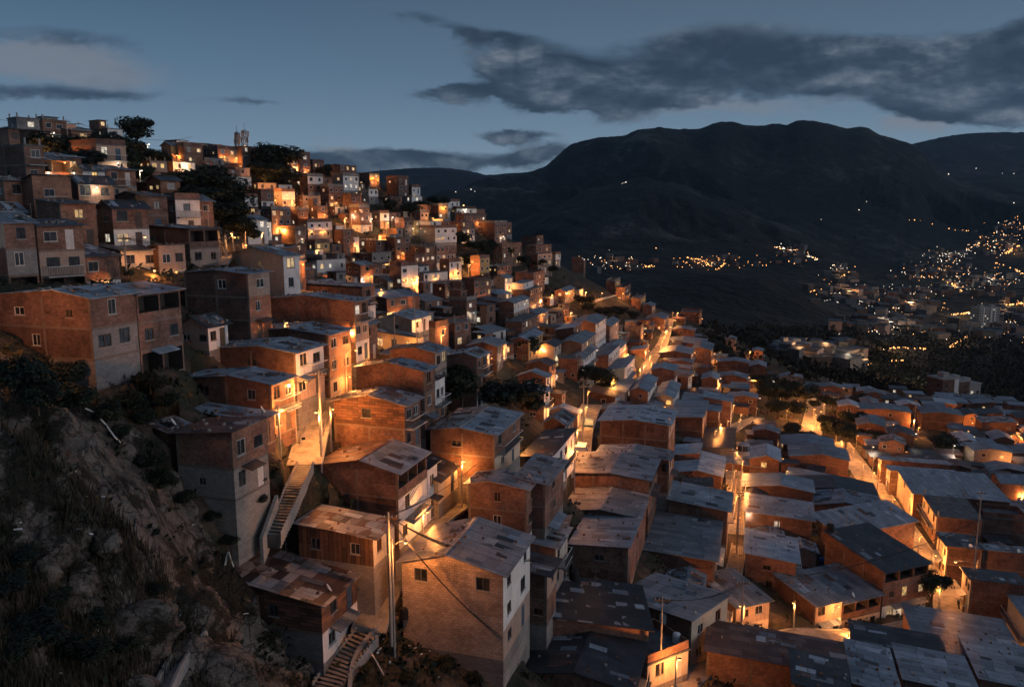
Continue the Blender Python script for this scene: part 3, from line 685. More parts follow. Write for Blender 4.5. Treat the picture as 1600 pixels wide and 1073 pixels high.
h('T3', 968, 396, 765, 1072, 1, 'w', 'g', 'blue', Y=128, wins=2, label='grey walled house with flat bluish roof just behind the cream cottage')
H18 = h('T3', 1045, 716, 622, 1108, 3, 'bbb', 'bbb', ('blue', 'dark'), Y=86, shape='G', rise=.75, peak=.5, wins=1, swins=[0, 0, 0], label='three-storey brick house with patched blue roof and bare side wall mid slope')
h('T3', 1112, 600, 830, 1182, 3, 'pgb', 'bbb', ('blue', 'rust'), Y=96, shape='G', rise=.5, wins=2, label='tall pink-plastered house with rust and blue roof behind the bare-walled house')
h('T3', 1105, 800, 1060, 1172, 3, 'wbb', 'rrr', 'dark', after=H18, La=6, wins=2, label='narrow brick annex with dark balconies on the end of the bare-walled house')
h('T3', 1372, 628, 1182, 1436, 3, 'bbw', 'bbb', 'blue', Y=101, shape='G', rise=.5, wins=2, label='brick house with smooth light blue roof left of the two big dark trees')
SH = h('T3', 922, 928, 480, 1018, 2, 'bb', 'xb', 'patch', Y=79, shape='G', rise=.8, wins=2, swins=[1, 0], label='house with rusty patched roof and open timber terrace beside the tall pole')
h('T4', 1440, 338, 1090, 1655, 2, 'bg', 'bg', 'rust', Y=60, shape='F', rise=.5, wins=2, swins=[0, 1], bal=False, label='brick over grey block house with rust-dark roof on a stone base')
h('T4', 1046, 300, 772, 1096, 1, 'd', 'd', 'patch', Y=63, shape='G', rise=.5, swins=1, wins=0, bal=False, label='dark plank shed with patched roof left of the brick over block house')
h('T4', 1600, 222, 1190, 1642, 1, 'b', 'r', 'blue', Y=67, shape='M', rise=.3, wins=1, label='low house with flat dark blue roof under the yellow lit window')
HB = h('T5', 880, 432, 375, 1058, 3, 'oww', 'brr', ('blue', 'rust'), Y=71, shape='G', rise=.9, peak=.45, wins=2, swins=0, bal=2, lit=0, label='large brick house with glazed loggia and white front, half blue half rust roof')
h('T5', 1064, 446, 1040, 1124, 2, 'ww', 'bb', 'dark', after=HB, La=8, wins=1, bal=False, label='narrow white house joined to the uphill end of the glazed loggia house')
SHED = h('T5', 727, 838, 262, 858, 1, 'c', 'd', 'patch', Y=63.5, shape='M', rise=.5, wins=2, swins=2, bal=False, label='plank-walled shed with patched rusty roof below the white-fronted brick house')
h('T5', 1482, 196, 1082, 1640, 2, 'bc', 'rr', ('blue', 'patch'), Y=83, shape='G', rise=.5, wins=2, swins=[1, 0], label='brick house with worn blue roof in front of the two big dark trees')
h('T5', 1132, 482, 1090, 1268, 1, 'c', 'g', 'dark', Y=79, wins=1, La=5, label='low cream walled house right after the narrow white house')
h('T5', 1290, 422, 1150, 1426, 1, 'c', 'b', 'rust', Y=86, shape='G', wins=3, label='single-storey cream house with brown roof along the lit lane')
h('T10', 92, 732, -272, 150, 3, 'bbw', 'brr', 'ash', Y=77, shape='G', rise=.5, wins=1, swins=1, bal=False, label='brick house with ash-brown roof, left half of the stepped brick pair')
h('T10', 206, 700, 130, 320, 3, 'bbg', 'brb', 'ash', Y=78.5, shape='M', rise=.4, wins=1, swins=0, bal=False, label='taller brick house with ash roof, right half of the stepped brick pair')
FG = h('T7', 1535, 377, 905, 1702, 3, 'wwp', 'kkk', 'ash', Y=61, shape='G', rise=1.15, peak=.56, wins=2, swins=[2, 0, 0], bal=False, lit=0, label='large pale block house with ash gable roof beside the bottom stairway')
h('T7', 405, 562, -175, 642, 2, 'xw', 'xg', 'patch', Y=58.5, shape='M', rise=1.1, wins=2, swins=[1, 0], bal=False, lit=.25, label='board-walled house with rusty patchwork roof left of the bottom stairway')
# bottom centre
h('T8', 850, 716, 268, 900, 2, 'bb', 'bb', 'ribbed', Y=72, yaw=2, shape='M', rise=1.1, swins=[2, 0], La=9.5, Lb=9, wins=1, lit=0, bal=False, fac='R', label='brick house with black ribbed roof and pale skylight sheets')
h('T8', 722, 226, 375, 832, 2, 'bb', 'bb', ('grey', 'blue'), Y=86, shape='F', rise=.4, wins=1, swins=[1, 0], label='brick house with dark side doorway behind the black ribbed roof')
h('T8', 1258, 290, 830, 1312, 2, 'bp', 'br', 'grey', Y=96, shape='M', rise=.4, wins=1, swins=0, label='brown brick house with long blue patched roof beside the dark stairway')
h('T8', 1116, 690, 835, 1340, 2, 'cc', 'rr', 'ash', yaw=44, Y=76, La=9, shape='F', rise=.6, wins=2, lit=0, bal=False, label='cream house glowing orange under a mauve patched roof by the lower street')
h('T8', 842, 938, 800, 1096, 1, 'c', 'g', 'slab', yaw=58, Y=69.5, wins=2, La=5, door=True, label='low cream house with flat black terrace holding a white bucket')
h('T8', 742, 1095, 60, 835, 2, 'bb', 'bb', 'dark', Y=64, shape='G', rise=.9, peak=.5, label='house with black roof cut by the lower edge, beneath the ribbed roof')
h('T8', 272, 208, 105, 346, 2, 'cp', 'bb', 'blue', Y=77, shape='M', rise=.3, wins=2, label='small house with pale blue lean-to roof right of the ash gable roof')
h('T8', 218, 380, 65, 276, 2, 'pb', 'rb', 'dark', Y=70, shape='M', rise=.3, wins=1, label='narrow brick house with black roof against the ash gable house')
h('T8', 1395, 575, 1360, 1600, 2, 'pc', 'rr', 'grey', yaw=68, Y=91, wins=2, La=7.5, lit=0, bal=False, shape='M', rise=.7, label='ochre-lit house behind the bare concrete pole on the lower street')
h('T9', 298, 566, 200, 462, 2, 'pw', 'rr', 'grey', yaw=68, Y=97, wins=2, La=8, lit=.2, bal=False, shape='M', rise=.8, label='pink plastered house left of the plant-filled balcony')
h('T9', 466, 548, 440, 704, 2, 'oc', 'rr', 'grey', yaw=68, Y=100, wins=3, La=8, lit=0, bal=False, shape='M', rise=.8, label='house with plant-filled dark balcony on the lower street')
h('T9', 726, 358, 585, 1000, 3, 'obw', 'rrr', 'dark', yaw=68, Y=103, wins=3, La=11, lit=.3, bal=False, shape='M', rise=1.5, label='tall corner house with white-framed open top floor and black roof')
h('T9', 178, 302, -140, 275, 3, 'gbb', 'bbb', 'pale', Y=104, wins=1, shape='M', rise=.6, label='brick house with white-blue roof sheets above the ochre-lit house')
h('T9', 277, 42, -140, 292, 2, 'bb', 'bb', 'blue', Y=121, swins=[1, 0], lit=1., shape='M', rise=.5, label='dark red brick house with lit window and striped blue roof')
h('T9', 440, 128, 285, 930, 2, 'bb', 'bb', 'blue', yaw=68, Y=118, La=6, wins=0, shape='M', rise=1.2, door=False, bal=False, label='long silver-blue roofed house behind the tall white-framed corner house')
for a in [('T9', 470, 1000, -380, 6, 'rust', 'house with broad rust-brown roof reaching the bottom edge'),
          ('T9', 490, 1120, 165, 5.5, ('grey', 'dark'), 'brick house with black and grey chequered roof on the bottom edge'),
          ('T9', 1130, 985, 560, 8, 'dark', 'house with wide black roof between rust roof and blue roofs'),
          ('T9', 1600, 945, 940, 11, 'grey', 'house with slate-blue roof at the foot of the lit street'),
          ('T9', 1290, 1110, 850, 7, 'blue', 'house with teal-blue roof on the bottom edge with lit gap'),
          ('T9', 1740, 1100, 1320, 9, 'blue', 'house with blue roof and one white sheet in the lower right corner'),
          ('T9', 800, 1110, 540, 8, 'blue', 'narrow blue roofed house between chequered roof and black roof')]:
    h(*a[:4], a[0], 2, 'bb', 'bb', a[5], Lb=a[4], shape='F', rise=.5, label=a[6]) if False else h(a[0], a[1], a[2], a[3], a[1] + 20, 2, 'bb', 'bb', a[5], Lb=a[4], shape='M', rise=.4, label=a[6])
h('T9', 1720, 830, 1412, 2000, 2, 'cc', 'cc', 'blue', yaw=106, Lb=7, fac='L', shape='F', rise=.4, wins=0, door=False, label='house with blue roof and ochre side wall on the right edge')
# along the right street (fronts face the street on their left)
for a in [('T11', 705, 560, 690, 1132, 2, 'cb', 'bb', 'blue', 'house with plain blue roof first on the right of the lit street'),
          ('T11', 760, 626, 738, 1182, 2, 'cb', 'rr', ('blue', 'pale'), 'house with blue roof and white sheets second along the right of the lit street'),
          ('T11', 905, 772, 790, 1500, 2, 'cc', 'rr', 'blue', 'wide house with long blue roof third along the right of the lit street'),
          ('T11', 1047, 902, 960, 1330, 2, 'cb', 'rr', 'slab', 'brick house with black flat terrace right of the lit street'),
          ('T11', 1335, 905, 1290, 1600, 2, 'bb', 'rr', ('slab'), 'brown brick house on the right edge beside the black flat terrace'),
          ('T9', 1112, 212, 1055, 1330, 2, 'cc', 'rr', ('blue', 'dark'), 'house with dull blue roof above the double street lamp'),
          ('T9', 1335, 235, 1300, 1610, 2, 'bb', 'rr', ('dark', 'grey'), 'house with streaked grey roof above the long black roof'),
          ('T9', 1260, 420, 1210, 1600, 2, 'cc', 'rr', 'dark', 'house with wide black roof behind the tall street pole')]:
    h(*a[:9], yaw=106, fac='L', shape='F' if a[8] != 'slab' else None, rise=.4, wins=3, swins=0, label=a[9])
h('T11', 1450, 690, 1388, 1700, 2, 'bb', 'bb', 'blue', yaw=100, fac='L', label='brick house with steel-blue roof near the right edge above the black terrace')
# left of the right street
for a in [('T11', 712, 866, 292, 728, 2, 'cb', 'bb', 'blue', 'house with two-part pale blue roof left of the lit street'),
          ('T11', 502, 556, 140, 526, 2, 'cb', 'bb', 'grey', 'brick house with white-framed square window left of the lit street'),
          ('T11', 412, 476, 92, 430, 2, 'bo', 'ob', 'blue', 'house with bright blue roof corner and shaded veranda below the glowing trees'),
          ('T11', 672, 772, 140, 684, 2, 'cb', 'rr', 'dark', 'house with black roof and one white sheet left of the lit street'),
          ('T11', 280, 752, -150, 296, 2, 'bb', 'rr', 'blue', 'house with grey-blue roof left of the black roof with white sheet'),
          ('T11', 70, 555, -112, 112, 2, 'cb', 'bb', 'pale', 'small house with bright pale roof beside a glowing orange gap'),
          ('T11', 272, 838, -10, 286, 1, 'bb', 'rr', ('dark', 'patch'), 'low house with black and checked roof above the striped blue roof'),
          ('T11', 890, 258, 560, 906, 2, 'bb', 'bb', 'grey', 'orange-lit brick house left of the round dark tree'),
          ('T11', 1212, 276, 960, 1236, 2, 'bb', 'rr', 'grey', 'dark brick house just above the round dark tree'),
          ('T11', 1310, 276, 1242, 1330, 2, 'cb', 'bb', 'dark', 'small bright orange house to the right above the round dark tree'),
          ('T11', 560, 222, 445, 580, 2, 'bb', 'rr', 'pale', 'house with small pale roof left of the orange-lit brick house'),
          ('T11', 690, 205, 590, 705, 2, 'bb', 'rr', 'grey', 'house with grey roof just behind the orange-lit brick house'),
          ('T11', 460, 105, 320, 490, 2, 'bb', 'bb', 'grey', 'reddish house beside a street lamp below the glowing hall roofs'),
          ('T11', 1300, 440, 1190, 1330, 1, 'bb', 'bb', 'pale', 'low house with white-blue roof right of the round dark tree'),
          ('T11', 1530, 430, 1400, 1560, 1, 'bb', 'bb', 'blue', 'low house with bluish roof near the glowing wall on the right edge')]:
    h(*a[:9], label=a[9], shape='G' if a[4] > 1 else 'M')
# centre
h('T10', 976, 338, 548, 1016, 3, 'pbb', 'rrr', 'pale', Y=124, shape='G', rise=.55, peak=.5, wins=2, swins=0, bal=False, label='wide brown brick house with pale ridged roof right of the lit lane')
h('T10', 978, 552, 530, 998, 2, 'pb', 'rr', ('grey', 'blue'), Y=112, shape='G', rise=.55, peak=.52, wins=1, swins=0, label='wide brick house with patched slate roof below the pale ridged roof')
h('T10', 852, 677, 332, 906, 2, 'ob', 'bb', ('blue', 'ash'), Y=103, shape='G', rise=.55, peak=.47, wins=1, swins=0, bal=False, label='brick house with orange lit side, roof half mauve half blue')
h('T10', 776, 906, 325, 860, 2, 'pb', 'rr', ('grey', 'ash'), Y=95, shape='G', rise=.55, peak=.5, wins=1, swins=0, label='brick house with broken grey roof below the half mauve roof')
h('T10', 1340, 868, 972, 1396, 2, 'pb', 'rr', 'blue', Y=109, shape='M', rise=.9, wins=1, swins=0, label='house with large cracked blue roof left of the narrow lit lane')
for a in [('T10', 1300, 652, 1000, 1318, 1, 'bb', 'bb', 'pale', 'low brick house with clean pale blue roof above the cracked blue roof'),
          ('T10', 1160, 528, 1012, 1175, 1, 'bb', 'bb', 'pale', 'small lean-to with whitish roof right of the wide brown brick house'),
          ('T10', 1370, 494, 1100, 1392, 1, 'tt', 'gg', 'dark', 'low house with dark teal roof and round white lamp'),
          ('T10', 1558, 600, 1215, 1575, 1, 'bb', 'rr', 'blue', 'low house with dented blue roof beneath the cable car cabin'),
          ('T10', 1575, 780, 1440, 1620, 1, 'bb', 'rr', 'dark', 'low house with dark slate roof right of the narrow lit lane'),
          ('T10', 408, 262, 220, 418, 1, 'ww', 'pp', 'pale', 'house with bright square pale roof left of the lane lamp'),
          ('T10', 330, 332, 195, 380, 2, 'pw', 'rr', 'grey', 'house with white door below the square pale roof'),
          ('T10', 250, 545, 70, 388, 2, 'ww', 'rr', 'dark', 'white house with long black roof beside the lit lane'),
          ('T10', 200, 132, 62, 232, 2, 'ww', 'bb', 'blue', 'small white-fronted house with blue roof beside the dark tree'),
          ('T12', 212, 832, 40, 236, 2, 'ww', 'bb', 'blue', 'brick house with flat blue roof directly right of the dark tree'),
          ('T10', 700, 146, 300, 762, 1, 'bb', 'ww', 'blue', 'long low house with white eaves band and blue roof'),
          ('T10', 676, 246, 562, 696, 1, 'bb', 'bb', 'blue', 'tiny orange brick house below the long white eaves band'),
          ('T10', 918, 234, 756, 936, 1, 'bb', 'bb', 'blue', 'low house with pale blue roof right of the tiny orange house'),
          ('T10', 1185, 302, 905, 1242, 2, 'pb', 'rr', 'blue', 'house with long blue roof stretching behind the wide brown brick house'),
          ('T10', 845, 126, 732, 900, 2, 'wb', 'bb', 'blue', 'brick house with white right front under a blue roof at the long eaves'),
          ('T10', 1000, 165, 892, 1044, 2, 'ww', 'gg', 'blue', 'white house with crooked blue roof in mid slope'),
          ('T10', 1285, 250, 1040, 1310, 2, 'wb', 'rr', 'blue', 'low house with wavy dull blue roof left of the white terraced house'),
          ('T10', 1362, 190, 1190, 1520, 3, 'www', 'bbb', 'blue', 'white three-storey terrace stepping along an orange lit lane'),
          ('T12', 520, 500, 372, 600, 4, 'wwww', 'rrrr', 'grey', 'four-storey house with white front and deep brown side'),
          ('T12', 608, 516, 590, 672, 4, 'pppb', 'bbbb', 'grey', 'slim pinkish tower house touching the four-storey white front'),
          ('T12', 382, 542, 275, 432, 3, 'bbb', 'rrr', 'pale', 'brick house with pale roof left of the four-storey white front'),
          ('T12', 432, 622, 306, 520, 3, 'pbw', 'rrr', 'grey', 'brick house with grey corner window below the four-storey white front'),
          ('T12', 262, 640, 166, 306, 2, 'cc', 'cc', 'dark', 'cream house with three lit openings left of the grey corner window'),
          ('T12', 102, 602, 82, 190, 2, 'yy', 'bb', 'blue', 'orange glowing house beside the dark tree on the mid slope'),
          ('T12', 166, 442, 72, 226, 2, 'pp', 'rr', 'grey', 'plastered house with one lit window left of the glowing terrace'),
          ('T12', 60, 492, -20, 172, 2, 'bb', 'bb', 'slab', 'wide brick house with flat terrace below the white balcony house'),
          ('T12', 12, 372, -30, 106, 3, 'wpw', 'rrr', 'grey', 'white balcony house with lit porch on the mid slope'),
          ('T12', 112, 292, 0, 192, 3, 'bbp', 'rrr', 'slab', 'dark sided brick house left of the lit white gable'),
          ('T12', 132, 202, 20, 236, 3, 'bbb', 'bbb', 'slab', 'stacked brick house with rows of windows under the grassy bank'),
          ('T12', 330, 300, 280, 406, 2, 'yy', 'bb', 'grey', 'orange glowing house left of the lit terrace row'),
          ('T12', 420, 305, 404, 592, 1, 'cc', 'cc', 'grey', 'lit low row house above the dark bush and retaining wall'),
          ('T12', 640, 240, 618, 672, 2, 'yy', 'bb', 'slab', 'orange house at the tip of the grassy bank under a lamp'),
          ('T12', 702, 288, 665, 750, 2, 'bb', 'bb', 'slab', 'brick house stepping down beyond the orange house at the tip'),
          ('T12', 800, 345, 752, 830, 2, 'yb', 'bb', 'slab', 'lamp-lit house on the hill edge above the retaining wall'),
          ('T12', 870, 392, 828, 890, 2, 'pg', 'bb', 'grey', 'small plastered house on the hill edge against the dark valley'),
          ('T12', 446, 120, 370, 456, 2, 'bb', 'bb', 'slab', 'lone brick house standing out against the dark valley'),
          ('T12', 1166, 442, 1046, 1180, 2, 'bb', 'rr', 'slab', 'brick house at the end of the orange lane above the woods'),
          ('T12', 946, 472, 830, 990, 2, 'yb', 'rr', 'grey', 'brown house left of the glowing upper lane'),
          ('T12', 1132, 542, 992, 1140, 2, 'bb', 'bb', 'grey', 'brick house with low roof right of the glowing upper lane'),
          ('T12', 800, 528, 700, 818, 2, 'pb', 'rr', 'slab', 'brown house with flat top right of the slim tower house'),
          ('T12', 655, 662, 528, 736, 2, 'wb', 'rr', 'blue', 'house with wide blue roof below the slim tower house'),
          ('T12', 832, 668, 738, 850, 1, 'bb', 'bb', 'pale', 'low house with plain pale roof by the orange lane bend'),
          ('T12', 1196, 632, 946, 1220, 2, 'bb', 'bb', 'blue', 'long blue roofed house with two lit spots on the upper lane'),
          ('T12', 1112, 690, 912, 1130, 2, 'cb', 'rr', 'blue', 'house with long blue roof above the orange lane bend'),
          ('T12', 1236, 665, 1120, 1266, 3, 'ybb', 'bbb', 'grey', 'brick house with orange lit end wall at the wood edge'),
          ('T12', 700, 792, 596, 790, 2, 'wc', 'cc', 'blue', 'cream house with bright orange front left of the lane bend'),
          ('T12', 1010, 792, 868, 1108, 3, 'bww', 'bbb', 'blue', 'brick house with white balconied front right of the lane bend'),
          ('T12', 1472, 746, 1274, 1512, 3, 'cbb', 'rrr', 'blue', 'tall dark brick house with lit corner at the wood edge'),
          ('T12', 1575, 765, 1482, 1640, 3, 'bbb', 'rrr', 'blue', 'dark brick house behind the tall house with lit corner'),
          ('T12', 1276, 846, 1180, 1386, 2, 'cb', 'rr', 'blue', 'low house with broken blue roof and cream balcony'),
          ('T12', 1390, 600, 1330, 1450, 2, 'pp', 'gg', 'grey', 'small grey house alone above the trees at the wood edge'),
          ('T12', 1560, 670, 1498, 1600, 2, 'bb', 'bb', 'grey', 'red house beside a bright lamp at the far wood edge'),
          ('T12', 405, 722, 288, 414, 2, 'bb', 'bb', 'slab', 'square brick house left of the white stepped house'),
          ('T12', 436, 716, 412, 532, 2, 'ww', 'ww', 'grey', 'white stepped house beside the dark bush on the mid slope'),
          ('T12', 600, 712, 548, 668, 2, 'ww', 'bb', 'grey', 'small white house above the dark bush on the mid slope')]:
    h(*a[:9], label=a[9])
# upper hillside
for a in [('T0', 148, 385, -100, 156, 3, 'bbb', 'rrr', 'slab'), ('T0', 222, 292, -50, 236, 2, 'bb', 'rr', 'grey'), ('T0', 100, 214, 70, 176, 2, 'gg', 'gg', 'slab'),
          ('T0', 262, 224, 166, 410, 2, 'bw', 'bb', 'slab'), ('T0', 440, 290, 412, 532, 2, 'bw', 'bb', 'grey'), ('T0', 668, 282, 556, 742, 2, 'ww', 'rr', 'slab'),
          ('T0', 205, 470, 148, 434, 2, 'ow', 'ww', 'dark'), ('T0', 512, 537, 436, 650, 2, 'wb', 'rr', 'dark'), ('T0', 200, 620, 120, 440, 2, 'bb', 'rr', 'dark'),
          ('T0', 482, 618, 442, 706, 2, 'bb', 'rr', 'dark'), ('T0', 20, 600, -80, 106, 2, 'bb', 'bb', 'grey'), ('T0', 372, 748, 222, 592, 2, 'bb', 'rr', 'dark'),
          ('T0', 694, 772, 600, 916, 2, 'bw', 'rr', 'dark'), ('T0', 915, 702, 712, 1036, 2, 'bb', 'rr', 'dark'), ('T0', 930, 482, 914, 1036, 3, 'pbb', 'bbb', 'slab'),
          ('T0', 1060, 385, 1020, 1140, 2, 'yb', 'bb', 'grey'), ('T0', 1142, 388, 1100, 1256, 3, 'bbg', 'rrr', 'slab'), ('T0', 1350, 405, 1260, 1380, 2, 'bg', 'rr', 'slab'),
          ('T0', 1410, 410, 1380, 1458, 2, 'gg', 'gg', 'slab'), ('T0', 1502, 392, 1456, 1590, 3, 'bgg', 'rrr', 'slab'), ('T0', 1440, 580, 1380, 1560, 2, 'wb', 'bb', 'slab'),
          ('T0', 1520, 708, 1500, 1600, 4, 'wbww', 'bbbb', 'slab'),
          ('T1', 270, 165, 228, 335, 3, 'bbb', 'rrr', 'slab'), ('T1', 352, 212, 338, 422, 2, 'bb', 'rr', 'slab'), ('T1', 522, 230, 505, 622, 3, 'bbw', 'rrr', 'slab'),
          ('T1', 540, 296, 470, 636, 3, 'wwg', 'ggg', 'slab'), ('T1', 704, 280, 620, 766, 2, 'yb', 'rr', 'slab'), ('T1', 884, 312, 810, 946, 3, 'bbr', 'rrr', 'slab'),
          ('T1', 968, 368, 948, 1020, 2, 'ww', 'bb', 'slab'), ('T1', 1100, 456, 1076, 1282, 1, 'ww', 'ww', 'slab'), ('T1', 1134, 484, 1126, 1192, 2, 'yy', 'bb', 'slab'),
          ('T1', 1246, 502, 1238, 1370, 1, 'ww', 'yy', 'slab'), ('T1', 1290, 545, 1280, 1430, 2, 'bb', 'bb', 'slab'), ('T1', 1278, 585, 1150, 1358, 3, 'bgw', 'rrr', 'slab'),
          ('T1', 1482, 592, 1372, 1558, 3, 'bbb', 'rrr', 'slab'), ('T1', 95, 508, 60, 216, 3, 'bbb', 'rrr', 'slab'), ('T1', 320, 585, 264, 472, 3, 'wgw', 'ggg', 'slab'),
          ('T1', 240, 630, 116, 310, 3, 'bbb', 'bbb', 'slab'), ('T1', 366, 716, 348, 456, 3, 'ybb', 'bbb', 'slab'), ('T1', 378, 836, 344, 556, 2, 'wb', 'ww', 'grey'),
          ('T1', 650, 604, 610, 722, 1, 'ww', 'ww', 'slab'), ('T1', 742, 702, 700, 836, 2, 'bb', 'rr', 'slab'), ('T1', 864, 682, 838, 960, 3, 'bbb', 'rrr', 'slab'),
          ('T1', 902, 858, 880, 1006, 3, 'wwc', 'bbb', 'slab'), ('T1', 986, 800, 978, 1122, 2, 'bg', 'bb', 'slab'), ('T1', 1200, 835, 1140, 1276, 3, 'wcw', 'rrr', 'slab'),
          ('T1', 1042, 905, 1030, 1190, 2, 'wg', 'gg', 'slab'), ('T1', 1112, 622, 1000, 1246, 3, 'wwb', 'ggg', 'slab'), ('T1', 168, 795, -150, 236, 3, 'www', 'ccc', 'grey'),
          ('T1', 648, 852, 560, 726, 2, 'bp', 'rr', 'grey'), ('T1', 612, 926, 515, 726, 2, 'wb', 'ww', 'grey'), ('T1', 818, 948, 740, 906, 2, 'cc', 'rr', 'grey'),
          ('T1', 1174, 972, 1050, 1264, 3, 'bbb', 'rrr', 'slab'), ('T1', 1270, 960, 1262, 1345, 3, 'bbb', 'rrr', 'slab'), ('T1', 1355, 955, 1340, 1460, 3, 'bbw', 'rrr', 'slab'),
          ('T1', 1390, 810, 1376, 1450, 3, 'yyb', 'bbb', 'slab'), ('T1', 1500, 860, 1480, 1590, 2, 'bb', 'rr', 'slab'), ('T1', 1545, 930, 1475, 1590, 3, 'www', 'ggg', 'grey'),
          ('T1', 30, 400, -40, 110, 3, 'bww', 'rrr', 'slab'), ('T1', 160, 395, 130, 240, 2, 'wg', 'gg', 'slab'), ('T1', 290, 420, 255, 400, 2, 'pg', 'rr', 'slab'),
          ('T1', 450, 365, 400, 545, 3, 'bbg', 'rrr', 'slab'), ('T1', 590, 425, 570, 655, 3, 'bbb', 'rrr', 'slab'), ('T1', 700, 380, 650, 757, 2, 'wg', 'gg', 'slab'),
          ('T1', 320, 300, 285, 415, 3, 'wbg', 'bbb', 'slab'), ('T1', 150, 290, 140, 200, 1, 'ww', 'bb', 'slab'), ('T1', 210, 195, 185, 272, 2, 'pw', 'bb', 'slab'),
          ('T1', 380, 485, 318, 446, 2, 'bb', 'rr', 'slab'), ('T1', 260, 512, 250, 320, 2, 'bb', 'rr', 'slab'), ('T1', 490, 490, 440, 550, 1, 'ww', 'bb', 'slab'),
          ('T1', 640, 495, 630, 705, 3, 'bbp', 'rrr', 'slab'), ('T1', 770, 530, 756, 820, 2, 'wp', 'rr', 'slab'), ('T1', 1020, 525, 1000, 1072, 2, 'pp', 'bb', 'slab'),
          ('T1', 980, 575, 970, 1095, 2, 'yy', 'yy', 'slab'), ('T1', 1160, 580, 1096, 1200, 2, 'bb', 'rr', 'slab'), ('T1', 920, 575, 905, 975, 2, 'bb', 'bb', 'slab'),
          ('T1', 580, 680, 575, 640, 2, 'ww', 'rr', 'slab'), ('T1', 540, 635, 500, 600, 3, 'bbb', 'rrr', 'slab'), ('T1', 720, 790, 660, 840, 2, 'gw', 'rr', 'grey'),
          ('T1', 1050, 740, 960, 1115, 3, 'bbb', 'rrr', 'slab'), ('T1', 1120, 740, 1110, 1240, 3, 'bgw', 'rrr', 'slab'),
          ('T12', -60, 20, -120, 60, 3, 'bbb', 'rrr', 'slab'), ('T12', 150, 30, 82, 245, 2, 'bb', 'bb', 'slab'), ('T12', 160, 68, 130, 250, 3, 'pgg', 'bbb', 'slab'), ('T12', 270, 70, 240, 302, 2, 'wg', 'gg', 'slab')]:
    h(*a, yaw=34 + rnd.uniform(-8, 10), spec=False, lit=.34, label=None, ymin=(190 if a[1] < 1000 else 225) if a[0] == 'T1' and a[1] != 168 else 200 if a[0] == 'T0' and a[1] >= 920 else 24)
# ------------------------------------------------------------------ lanes and streets
STREETS = {
 'front_lane': ([(575,988),(585,955),(600,925),(614,898),(632,868),(652,846),(690,805),(722,782),(758,757),(800,728)], 3.0),
 'middle_lane': ([(898,735),(902,705),(908,672),(917,648),(925,632)], 4.2),
 'narrow_lane': ([(1155,835),(1153,800),(1150,765),(1147,735)], 3.4),
 'right_street': ([(1492,962),(1484,935),(1462,900),(1440,870),(1415,832),(1390,797),(1368,765),(1345,735),(1328,712),(1312,690)], 5.0),
 'lower_street': ([(1040,1085),(1072,1058),(1122,1030),(1172,1008),(1250,990),(1350,992),(1430,978),(1478,962)], 3.4),
 'glowing_street': ([(1262,690),(1270,665),(1274,640),(1276,622)], 6.0),
 'upper_lane': ([(1008,604),(1010,575),(1022,555),(1036,536),(1042,515),(1046,498)], 4.0),
 'terrace_lane': ([(1120,690),(1138,674),(1158,662),(1185,652)], 3.5),
 'alley': ([(476,726),(481,706),(487,682),(495,655),(503,628),(516,600),(530,575)], 3.2),
 'slope_road': ([(330,415),(362,402),(410,396)], 4.0),
}
ways = []
for nm, (pts, wdt) in STREETS.items():
    P = [hit(*p) for p in pts]; P = [p for p in P if p is not None]
    out_ = []
    for i in range(len(P) - 1):
        k = max(2, int((P[i+1] - P[i]).length / 1.2))
        for j in range(k): out_.append(P[i].lerp(P[i+1], j / k))
    out_.append(P[-1])
    xy = np.array([(p.x, p.y) for p in out_])
    for _ in range(3): xy[1:-1] = (xy[:-2] + 2 * xy[1:-1] + xy[2:]) / 4
    z = T(xy[:, 0], xy[:, 1])
    for _ in range(4): z[1:-1] = (z[:-2] + 2 * z[1:-1] + z[2:]) / 4
    ways.append((nm, xy, z, wdt))
def way_dist(x, y):
    return min(float(np.min(np.hypot(xy[:, 0] - x, xy[:, 1] - y))) - wd / 2 for _, xy, _, wd in ways)
STAIRS = {
 'left': ([(425,838),(437,805),(452,775),(466,748),(477,724)], 1.35, 28, 'long dim concrete staircase climbing between the plank shed and the rock slope'),
 'front': ([(508,1078),(525,1052),(543,1026),(560,1004),(574,990)], 2.3, 15, 'concrete staircase with wide treads at the bottom edge below the lit lane'),
 'right': ([(1122,985),(1132,950),(1140,915),(1150,880),(1155,852)], 2.0, 24, 'dark narrow staircase dropping from the narrow lit lane'),
 'upper': ([(484,694),(492,672),(500,652)], 1.8, 14, 'orange-lit staircase beside the pole in the glowing alley'),
 'street': ([(1102,1030),(1112,1012),(1126,995)], 1.8, 9, 'short orange-lit steps at the lower street beside the bare pole')}
def path3(pts):
    P = [p for p in (hit(*q) for q in pts) if p is not None]; out = []
    for i in range(len(P) - 1):
        k = max(2, int((P[i+1] - P[i]).length / .8))
        for j in range(k): out.append(P[i].lerp(P[i+1], j / k))
    return out + [P[-1]]
flights = []
for k, (pts, wd, n, lab) in STAIRS.items():
    P = path3(pts); xy = np.array([(p.x, p.y) for p in P]); z = T(xy[:, 0], xy[:, 1]); z = np.interp(np.arange(len(z)), [0, len(z) / 2, len(z) - 1], [z[0], z[len(z) // 2], z[-1]]); flights.append((xy, z, wd, n, lab))
